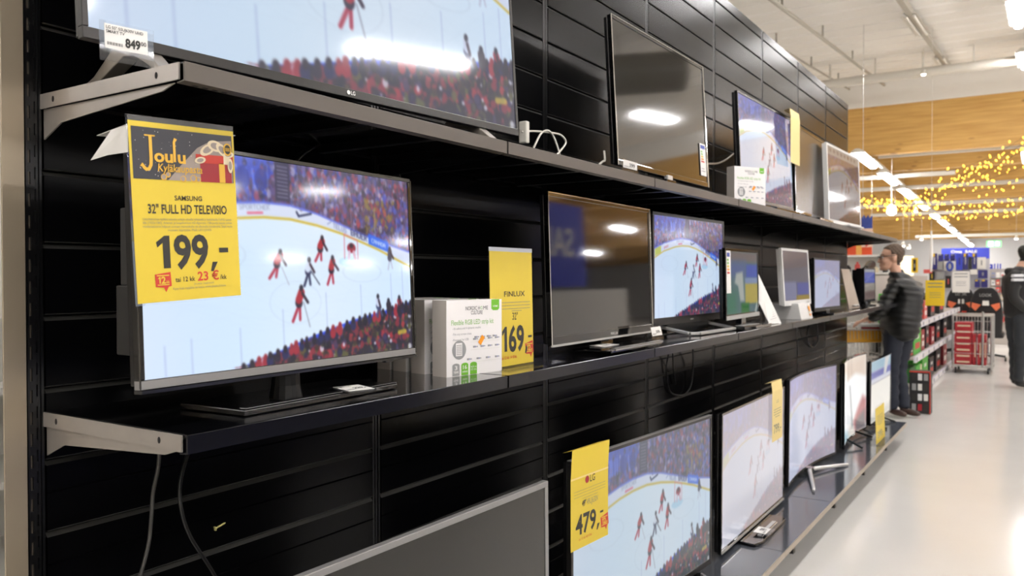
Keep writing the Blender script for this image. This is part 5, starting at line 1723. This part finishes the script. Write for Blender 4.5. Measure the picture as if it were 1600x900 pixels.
# aisle shelving with price rails, along the right-hand side of the man
t = thing('aisle_shelf_unit', 'white shelf unit with pale price rails behind the man', 'shelf unit', (.0, 13.35, 0))
mb = MB(); mb.box((-.12, -2.9, 0), (-.06, 2.9, 1.45), SHW); mb.build('back_wall', t)
for z in (.04, .47, .86):
    mb = MB(); mb.box((-.06, -2.9, z), (.42, 2.9, z + .025), SHW); mb.build('shelf_board', t)
    mb = MB(); mb.box((.42, -2.9, z - .03), (.445, 2.9, z + .04), RAIL)
    for k in range(29):
        mb.box((.4445, -2.85 + k * .195, z - .018), (.4465, -2.75 + k * .195, z + .028), BRTW if k % 3 else INKGREY)
    mb.build('price_rail', t)
mb = MB(); mb.box((-.12, -2.93, 0), (.44, -2.9, .2), SHW); mb.build('end_panel', t)
goods = [(.04, 10.47, .5, .3, DKG, 'dark green'), (.04, 11.02, .38, .28, GREENB, 'bright green'), (.04, 11.42, .16, .26, CREAM, 'cream'), (.04, 11.62, .6, .32, GREENB, 'bright green'), (.04, 12.4, .5, .26, BLKB, 'black'), (.04, 13.2, .6, .3, BLKB, 'black'), (.04, 14.2, .5, .3, DARKRED, 'dark red'),
         (.47, 10.47, .3, .1, BLKB, 'flat black'), (.47, 10.79, .68, .3, GREENB, 'bright green'), (.47, 11.5, .35, .26, DARKRED, 'dark red'), (.47, 12.0, .3, .3, BLKB, 'black'), (.47, 12.6, .35, .24, DARKRED, 'dark red'), (.47, 13.2, .5, .28, BLKB, 'black'), (.47, 14.2, .5, .3, BLKB, 'black'),
         (.86, 10.47, .35, .35, GREENB, 'tall bright green'), (.86, 10.85, .3, .18, BLKB, 'black'), (.86, 11.2, .35, .3, BLKB, 'black'), (.86, 11.8, .3, .24, PINK, 'red'), (.86, 12.5, .5, .3, BLKB, 'black'), (.86, 13.6, .6, .3, BLKB, 'black')]
SHN = {.04: 'bottom', .47: 'middle', .86: 'upper'}
for i, (z, y, wd_, hh, m_, cn) in enumerate(goods):
    n = sum(1 for g in goods[:i] if g[0] == z)
    mb = MB(); mb.box((-.18, 0, 0), (.16, wd_, hh), m_); mb.box((.1601, wd_ * .2, hh * .2), (.1615, wd_ * .8, hh * .45), RED if m_ in (BLKB, GREENB) else WHT); mb.box((.1601, wd_ * .3, hh * .6), (.1612, wd_ * .7, hh * .75), WHT if m_ is not CREAM else RED)
    o = mb.build('goods_carton', bevel=.004); o.location = (.22, y, z + .026)
    tag(o, '%s carton on the %s board of the aisle shelf, %s from the man' % (cn, SHN[z], ORD[n]), 'carton', 'cartons on the aisle shelf')
# black red-edged box on the floor
def deco(mb, x0, x1, y, z0, z1):
    for a in range(3):
        for b in range(4):
            mb.box((x0 + (x1 - x0) * (.12 + a * .28), y - .001, z0 + (z1 - z0) * (.06 + b * .24)), (x0 + (x1 - x0) * (.32 + a * .28), y, z0 + (z1 - z0) * (.22 + b * .24)), (GREY, DARKRED, INK, GREYW)[(a + b * 2) % 4] if (a * b) % 3 != 2 else WHT)
    mb.box((x0, y - .002, z1 - .015), (x1, y, z1), RED); mb.box((x1 - .012, y - .002, z0), (x1, y, z1), RED)
pbox('display_carton', 'black carton with red edges standing on the floor beside the feet of the man', 'carton', (1421, 579), (1454, 647), 9.5, .14, BLKB, extra=deco)
# yellow and white hanging notices
def notice(label, p0, p1, y, m_, dark):
    def ex(mb, x0, x1, yy, z0, z1):
        for k, (a, h_) in enumerate(((.86, .045), (.72, .045), (.5, .02), (.42, .02), (.32, .02))):
            mb.box((x0 + (x1 - x0) * (.12 if k < 2 else .2), yy - .001, z0 + (z1 - z0) * a), (x0 + (x1 - x0) * (.88 if k < 2 else .8), yy, z0 + (z1 - z0) * (a + h_)), dark)
    return pbox('notice_card', label, 'notice', p0, p1, y, .004, m_, bev=0, extra=ex)


notice('yellow notice card hanging beside the shoulder of the man', (1446, 438), (1476, 478), 11.4, YELP, INKG)
n2 = notice('white notice sheet on a dark post in front of the pegboard packs', (1488, 424), (1515, 457), 15.2, BRTW, INKGREY)
mb = MB(); mb.box((-.012, .006, -n2.location.z), (.012, .02, .2), BLK); mb.build('post', n2)
mb = MB(); p = at(1455, 415, 14.5); mb.tube([(0, 0, -.1), (0, 0, roof(14.5) - p.z)], .0025, FIXT, 6); mb.lathe([(.012, -.1), (.026, .1), (.012, .55)], BRTW, 10)
o = mb.build('hanging_pole'); o.location = p; tag(o, 'thin white pole hanging left of the dark blue packs', 'pole')

# roll cage with red cartons
t = thing('roll_cage', 'wire roll cage filled with red cartons on the aisle floor', 'roll cage', (.79, 13.8, 0))
mb = MB()
for x in (-.25, .25):
    for y in (0, .6):
        mb.tube([(x, y, .06), (x, y, .86)], .014, WIRE, 8)
for y in (0, .6):
    mb.tube([(-.25, y, .86), (.25, y, .86)], .014, WIRE, 8); mb.tube([(-.25, y, .12), (.25, y, .12)], .014, WIRE, 8)
for x in (-.25, .25):
    mb.tube([(x, 0, .86), (x, .6, .86)], .014, WIRE, 8); mb.tube([(x, 0, .12), (x, .6, .12)], .014, WIRE, 8)
mb.tube([(.14, -.02, .12), (.14, -.02, .92)], .014, WIRE, 8)
mb.build('frame', t)
mb = MB()
for z in (.3, .45, .6, .75):
    mb.tube([(-.25, .6, z), (.25, .6, z)], .004, WIRE, 5)
    for x in (-.25, .25):
        mb.tube([(x, 0, z), (x, .6, z)], .004, WIRE, 5)
for z in (.3, .45, .62):
    mb.tube([(-.25, 0, z), (.25, 0, z)], .004, WIRE, 5)
for k in range(13):
    mb.tube([(-.25 + k * .0416, .6, .12), (-.25 + k * .0416, .6, .86)], .004, WIRE, 5)
for k in range(9):
    mb.tube([(.25, k * .075, .12), (.25, k * .075, .86)], .004, WIRE, 5)
mb.build('wire_mesh', t)
mb = MB(); mb.box((-.25, 0, .10), (.25, .6, .125), WIRE); mb.build('base_plate', t)
for x, y in ((-.21, .04), (.21, .04), (-.21, .56), (.21, .56)):
    mb = MB(); mb.tube([(x - .012, y, .045), (x + .012, y, .045)], .045, BLK, 14); mb.build('castor', t)
for k in range(7):
    mb = MB(); mb.box((0, 0, 0), (.225, .3, .088), REDB); mb.box((.03, -.001, .03), (.2, .0, .055), CREAM); mb.box((.0, -.0008, .0), (.225, 0, .006), DARKRED)
    o = mb.build('red_carton', bevel=.003); o.location = (.56 + (.008 if k > 4 else 0), 13.83, .127 + k * .0895)
    tag(o, 'flat red carton lying in the roll cage, %s from the bottom of its stack' % ORD[k], 'carton', 'red cartons in the roll cage')
for k in range(3):
    mb = MB(); mb.box((0, 0, 0), (.04, .3, .45), REDB); mb.box((.02, -.001, .08), (.05, 0, .38), DARKRED); mb.box((.028, -.0015, .12), (.042, 0, .34), CREAM)
    o = mb.build('red_carton', bevel=.003); o.location = (.795 + k * .066, 13.83, .127)
    tag(o, 'red carton standing upright in the roll cage, %s from the left' % ORD[k], 'carton', 'red cartons in the roll cage')

# black gaming chairs
CORAL = mat('coral_emblem', 'e9764e', .5)


def chair(label, loc, rz, white=False):
    t = thing('gaming_chair', label, 'chair', loc, rz, 'swivel chairs behind the roll cage')
    B, A = (BLKB, RED) if not white else (mat('dark_red_fabric', '6b1f27', .7), BRTW)
    mb = MB()
    P = [(-.23, .45), (-.25, .8), (-.22, 1.05), (-.17, 1.18), (-.10, 1.25), (.10, 1.25), (.17, 1.18), (.22, 1.05), (.25, .8), (.23, .45)]
    mb.prism([(x, -.05 - .1 * (z - .45), z) for x, z in P], (0, .1, 0), B); mb.build('backrest', t, bevel=.02)
    mb = MB()
    for s_ in (-1, 1):
        mb.prism([(s_ * .07, -.14, .96), (s_ * .2, -.142, 1.0), (s_ * .21, -.138, .92), (s_ * .15, -.13, .86)], (0, .02, 0), CORAL if not white else A)
    mb.prism([(-.05, -.138, .95), (.05, -.138, .95), (.045, -.142, 1.03), (-.045, -.142, 1.03)], (0, .02, 0), BRTW)
    mb.prism([(-.09, -.125, .82), (.09, -.125, .82), (.08, -.123, .79), (-.08, -.123, .79)], (0, .02, 0), A)
    mb.build('back_emblem', t)
    mb = MB(frame((-.09, -.152, 1.10), (1, 0, 0), (0, 0, 1))); mb.text('LOOK', 0, 0, .05, GREY, w=.18, bold=.02); mb.build('lettering', t)
    mb = MB(); mb.box((-.26, -.05, .40), (.26, .45, .50), A if white else B); mb.build('seat', t, bevel=.03)
    mb = MB(); mb.tube([(0, .2, .12), (0, .2, .4)], .03, BLK, 10)
    for k in range(5):
        a = 2 * math.pi * k / 5
        mb.tube([(0, .2, .12), (.28 * math.cos(a), .2 + .28 * math.sin(a), .08)], .02, BLK, 8)
        mb.tube([(.28 * math.cos(a) - .015, .2 + .28 * math.sin(a), .035), (.28 * math.cos(a) + .015, .2 + .28 * math.sin(a), .035)], .035, BLK, 10)
    mb.build('star_base', t)
    for s_ in (-1, 1):
        mb = MB(); mb.box((s_ * .3 - .03, .0, .64), (s_ * .3 + .03, .3, .67), BLK); mb.box((s_ * .3 - .015, .12, .45), (s_ * .3 + .015, .18, .64), BLK); mb.build('armrest', t, bevel=.005)
    return t


chair('black gaming chair with orange emblem behind the right half of the roll cage', (.86, 15.9, 0), 0)
chair('black gaming chair with orange emblem behind the left half of the roll cage', (.42, 16.75, 0), .1)
chair('dark red swivel chair with white seat left of the man at the right edge', (1.62, 16.6, 0), .6, True)

# pegboard with dark blue packs
pb = thing('pegboard', 'pale pegboard stand carrying dark blue hanging packs in the far aisle', 'display stand', at(1497, 452, 17.4))
a, b = at(1452, 405, 17.4), at(1546, 470, 17.4)
mb = MB(Matrix.Translation(-pb.location)); mb.box((a.x, 17.4, 0), (b.x, 17.44, a.z), mat('pegboard_grey', 'c9c8cc', .6)); mb.build('board', pb)
mb = MB(Matrix.Translation(-pb.location))
for px in (1459, 1470, 1481, 1492, 1503, 1514, 1525):
    q = at(px, 398, 17.4); mb.tube([(q.x, 17.4, q.z), (q.x, 17.2, q.z)], .006, WIRE, 6)
mb.build('hooks', pb)
def pack(label, p0, p1, m_, top=None, strip=None, y=17.25):
    def ex(mb, x0, x1, yy, z0, z1):
        if top:
            mb.box((x0 + (x1 - x0) * .1, yy - .004, z1 - (z1 - z0) * .22), (x0 + (x1 - x0) * .6, yy, z1), top)
        if strip:
            mb.box((x0 + (x1 - x0) * .42, yy - .004, z0 + (z1 - z0) * .3), (x0 + (x1 - x0) * .62, yy, z0 + (z1 - z0) * .75), strip)
    return pbox('blister_pack', label, 'pack', p0, p1, y, .05, m_, 'packs on the pegboard', extra=ex)


for args in (('tall dark blue pack with yellow corner at the left end of the pegboard', (1456, 396), (1464, 421), PURP, YELP, BRTW), ('short dark blue pack, second on the top hook row', (1466, 397), (1474, 408), PURP, GREY),
             ('short dark blue pack, third on the top hook row', (1476, 397), (1483, 408), PURP, GREY), ('short dark blue pack, fourth on the top hook row', (1485, 397), (1492, 408), PURP, GREY),
             ('lighter blue tall pack in the middle of the pegboard', (1494, 396), (1504, 422), BLUEB, None, PURP), ('tall dark blue pack with yellow corner right of the lighter blue one', (1505, 396), (1512, 421), PURP, YELP, BRTW),
             ('tall dark blue pack with yellow corner, right end of the top row', (1519, 396), (1526, 420), PURP, YELP, BRTW), ('narrow black pack between two dark blue ones', (1513, 401), (1518, 421), BLKB),
             ('white framed pack with yellow foot at the right of the pegboard', (1527, 402), (1540, 420), BRTW, None, GREY), ('grey pack under the short dark blue packs', (1465, 409), (1473, 422), GREY),
             ('white square pack under the short dark blue packs', (1475, 408), (1493, 423), BRTW), ('wide dark blue pack low on the right', (1528, 422), (1543, 435), PURP, None, GREY),
             ('dark blue pack with yellow tip, low left', (1523, 437), (1531, 449), PURP, YELP), ('dark blue pack with yellow tip, low right', (1533, 437), (1543, 449), PURP, YELP),
             ('white pack beside the wide dark blue one', (1516, 421), (1527, 429), BRTW), ('black pack with red stripe in the lower row', (1477, 431), (1486, 450), BLKB, None, PINK), ('black pack behind the yellow notice', (1452, 424), (1460, 440), BLKB, None, YELP),
             ('grey pack left of the white notice sheet', (1463, 425), (1475, 437), GREY)):
    pack(*args)
mb = MB(); c = at(1484, 416, 17.2)
mb.tube([c + Vector((.045 * math.cos(q), 0, .075 * math.sin(q))) for q in [2 * math.pi * k / 18 for k in range(18)]], .022, BLUEP, 8, closed=True)
tag(origin_to(mb.build('blue_headset', smooth=True), c), 'round blue coil hanging in front of the white square pack', 'headset')

# blue banner and greeting-card rack at the back
def bann(mb, x0, x1, y, z0, z1):
    mb.M = mb.M @ frame((x0, y - .01, z0), (1, 0, 0), (0, 0, 1))
    mb.text('Oma  SALE', (x1 - x0) * .2, (z1 - z0) * .62, (z1 - z0) * .2, BRTW, w=(x1 - x0) * .55, bold=.03)


pbox('wall_banner', 'wide blue banner with white lettering on the pale back wall', 'banner', (1471, 388), (1546, 407), 36, .05, BLUEB, extra=bann, bev=0)
pbox('hanging_banner', 'blue panel below the right end of the wide blue banner', 'banner', (1528, 407), (1546, 429), 36.1, .05, BLUEB, bev=0)
pbox('shelf_header', 'small dark blue header board over the card rack', 'sign', (1541, 413), (1551, 420), 20, .03, BLUEB, extra=lambda mb, x0, x1, y, z0, z1: mb.box((x0 + .03, y - .002, z0 + .04), (x1 - .03, y, z1 - .03), BRTW))
rk = thing('card_rack', 'pale wire rack of many small cards behind the man at the right edge', 'rack', at(1560, 470, 20))
a, b = at(1546, 420, 20), at(1578, 490, 20)
mb = MB(Matrix.Translation(-rk.location)); mb.box((a.x, 20, 0), (b.x + .3, 20.05, a.z), mat('rack_grey', 'b7afa8', .6)); mb.build('back_board', rk)
rs = random.Random(9)
cc = [PINK, CREAM, GREYW, INKGREY, BRTW, GREYP, mat('faded_rose', 'b98a86', .6), mat('faded_blue', '8f95b5', .6)]
for r_ in range(7):
    mb = MB(Matrix.Translation(-rk.location)); z = a.z - .12 - r_ * .155; mb.box((a.x, 19.9, z - .08), (b.x + .3, 20, z - .07), WIRE); mb.build('wire_tier', rk)
    for c_ in range(8):
        x = a.x + .04 + c_ * .085
        mb = MB(); mb.box((0, 0, 0), (.068, .004, .115), cc[rs.randrange(8)]); mb.box((.012, -.001, .03), (.055, 0, .07), cc[rs.randrange(8)])
        o = mb.build('greeting_card'); o.location = (x, 19.93, z - .07)
        tag(o, 'small greeting card, %s tier and %s pocket of the far rack' % (ORD[r_], ORD[c_]), 'card', 'greeting cards in the far rack')
for px in (1553, 1558, 1562):
    pbox('blue_flag', 'thin blue divider standing above the card rack, %s one' % {1553: 'left', 1558: 'middle', 1562: 'right'}[px], 'divider', (px, 412), (px + 2, 420), 19.9, .02, BLUEB, 'blue dividers over the card rack')
pbox('wall_poster', 'black poster with yellow frame on the pale wall right of the head of the man', 'poster', (1424, 403), (1434, 426), 18, .03, YELP, extra=lambda mb, x0, x1, y, z0, z1: (mb.box((x0 + .03, y - .002, z0 + .03), (x1 - .03, y, z1 - .03), BLKB), mb.box((x0 + .07, y - .004, z0 + .1), (x1 - .07, y - .002, z1 - .12), GREY)))
pbox('red_bundle', 'red bundle on the stand above the yellow notice', 'bundle', (1443, 421), (1456, 427), 17.2, .2, PINK)
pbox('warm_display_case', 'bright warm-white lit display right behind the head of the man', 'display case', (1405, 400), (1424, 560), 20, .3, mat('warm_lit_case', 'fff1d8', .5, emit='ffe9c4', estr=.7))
# lit white shelving and banners left of the head of the man
t = thing('display_shelving', 'bright white display shelving behind the far end of the television wall', 'shelving', at(1360, 450, 15.5))
a, b = at(1318, 398, 15.5), at(1402, 440, 15.5)
mb = MB(Matrix.Translation(-t.location)); mb.box((a.x, 15.5, 0), (b.x, 15.55, a.z), BRTW); mb.build('back_wall', t)
for k in range(5):
    z = a.z - .02 - k * .3
    mb = MB(Matrix.Translation(-t.location)); mb.box((a.x, 15.15, z - .03), (b.x, 15.5, z), BRTW); mb.build('shelf_board', t)
rs = random.Random(4)
for k in range(2):
    for c_ in range(5):
        z = a.z - .32 - k * .3
        h_ = rs.uniform(.1, .22)
        mb = MB(); mb.lathe([(.035, 0), (.045, .02), (.045, h_ * .7), (.02, h_ * .85), (.02, h_)], [BLKB, GREYW, CREAM, PINK][rs.randrange(4)], 10)
        o = mb.build('bottle'); o.location = (a.x + .12 + c_ * .15, 15.3, z)
        tag(o, 'small bottle on the %s board of the white display shelving, %s from the left' % (ORD[k + 1], ORD[c_]), 'bottle', 'bottles on the white display shelving')
REDO = mat('red_orange_banner', 'e2552c', .5); ORB = mat('orange_banner_stripe', 'f3b45a', .5)
def stripe(mb, x0, x1, y, z0, z1):
    mb.box((x0 + (x1 - x0) * .45, y - .003, z0), (x0 + (x1 - x0) * .65, y, z1), ORB)


pbox('fascia_banner', 'red banner with orange stripe over the white display shelving', 'banner', (1318, 381), (1362, 398), 15.2, .04, REDO, extra=stripe, bev=0)
a, b = at(1346, 338, 13.5), at(1363, 386, 13.5)
NB = mat('night_blue_banner', '34458f', .5, var=.35, vscale=20); PB = mat('pale_peach_banner', 'ecc9b4', .5, var=.1)
mb = MB(); n = 4; w = (b.x - a.x)
top = [(a.x, a.z - .02), (a.x + w * .25, a.z + .02), (a.x + w * .4, a.z - .03), (a.x + w * .6, a.z + .02), (a.x + w * .75, a.z - .03), (b.x, a.z + .01)]
zm = b.z + (a.z - b.z) * .6
mb.prism([(x, 13.5, z) for x, z in top] + [(b.x, 13.5, zm), (a.x, 13.5, zm)], (0, .01, 0), NB)
mb.prism([(a.x, 13.5, zm), (b.x, 13.5, zm), (b.x, 13.5, b.z), (a.x, 13.5, b.z)], (0, .01, 0), PB)
mb.prism([(a.x + w * .2, 13.498, zm - .1), (a.x + w * .55, 13.498, zm - .05), (a.x + w * .7, 13.498, zm - .25), (a.x + w * .4, 13.498, b.z)], (0, .002, 0), PINK)
mb.tube([(a.x + .02, 13.5, a.z - .03), (a.x + .02, 13.5, roof(13.5))], .003, WIRE, 4)
tag(origin_to(mb.build('christmas_banner'), (a.x, 13.5, b.z)), 'hanging Christmas banner, blue above and peach below, over the far end of the top shelf', 'banner')

# opposite side of the aisle: what the dark screens mirror
t = thing('promotion_stand', 'tall blue and white promotion stand across the aisle, seen mirrored in the dark screens', 'display stand', (4.4, 10.2, 0))
mb = MB(); mb.box((0, -1.3, 1.55), (.1, .9, 2.75), BLUEB); mb.build('blue_header', t, bevel=.01)
mb = MB(frame((-.004, .5, 2.0), (0, -1, 0), (0, 0, 1))); mb.text('SALE', 0, 0, .4, BRTW, w=1.2, bold=.02); mb.build('lettering', t)
mb = MB(); mb.box((0, -1.3, 0), (.5, 2.4, 1.5), BRTW); mb.build('plinth', t, bevel=.01)
for k in range(5):
    mb = MB(); mb.box((0, 0, 0), (.3, .38, .45 + .06 * (k % 2)), BLUEB if k % 2 else BRTW); mb.box((-.001, .05, .1), (0, .33, .25), BRTW if k % 2 else BLUEB)
    o = mb.build('promotion_carton', bevel=.004); o.location = (4.05, 9.0 + k * .62, 0)
    tag(o, 'carton on the floor before the promotion stand across the aisle, %s along' % ORD[k], 'carton', 'cartons before the promotion stand')
NAVY = mat('navy_display', '262f6c', .5, var=.15)
t = thing('navy_display_table', 'navy draped display table across the aisle, mirrored in the lower black panels', 'display table', (3.7, 2.6, 0))
mb = MB(); mb.box((-.4, -3.4, 0), (.5, 2.6, .95), NAVY); mb.build('drape', t, bevel=.02)
mb = MB(); mb.box((-.43, -3.43, .95), (.53, 2.63, .99), NAVY); mb.build('table_top', t, bevel=.005)
# left edge: bagged goods glimpsed behind the steel post
t = thing('rear_shelf_unit', 'pale shelving with wrapped goods glimpsed left of the steel post', 'shelf unit', (-2.2, 1.7, 0))
for z in (.15, .55, .95):
    mb = MB(); mb.box((-.4, -1.6, z), (.2, 1.6, z + .03), BRTW); mb.build('shelf_board', t)
mb = MB(); mb.box((-.45, -1.6, 0), (-.4, 1.6, .98), BRTW); mb.build('back_wall', t)
for k in range(4):
    mb = MB(); mb.box((0, 0, 0), (.35, .4, .3), (GREYW, PURP, BRTW, GREYW)[k]); o = mb.build('wrapped_pack', bevel=.03); o.location = (-2.5, .2 + k * .6, .98)
    tag(o, 'wrapped pack on the pale shelving behind the steel post, %s along' % ORD[k], 'pack', 'wrapped packs behind the steel post')

# small pieces belong to the part that carries them
HOST = {'logo': 'frame', 'glass_edge': 'frame', 'silver_edge': 'frame', 'clear_edge': 'frame', 'top_trim': 'frame', 'energy_label': 'frame', 'orange_sticker': 'stand_block',
        'sleeve_patch': 'jacket', 'chest_stripe': 'jacket', 'hood': 'jacket', 'glasses': 'body', 'face_features': 'body', 'hair': 'body', 'back_emblem': 'backrest', 'lettering': 'backrest',
        'stiffener_rib': 'shelf_plate', 'clip': 'deck_plate', 'hooks': 'board'}
FAMILY = {}
for o in bpy.data.objects:
    if o.parent:
        FAMILY.setdefault(o.parent.name, []).append(o)
for fam in FAMILY.values():
    byname = {}
    for o in fam:
        byname.setdefault(o.name.split('.')[0], o)
    for o in fam:
        h = HOST.get(o.name.split('.')[0])
        if h in byname and byname[h] is not o:
            o.parent = byname[h]
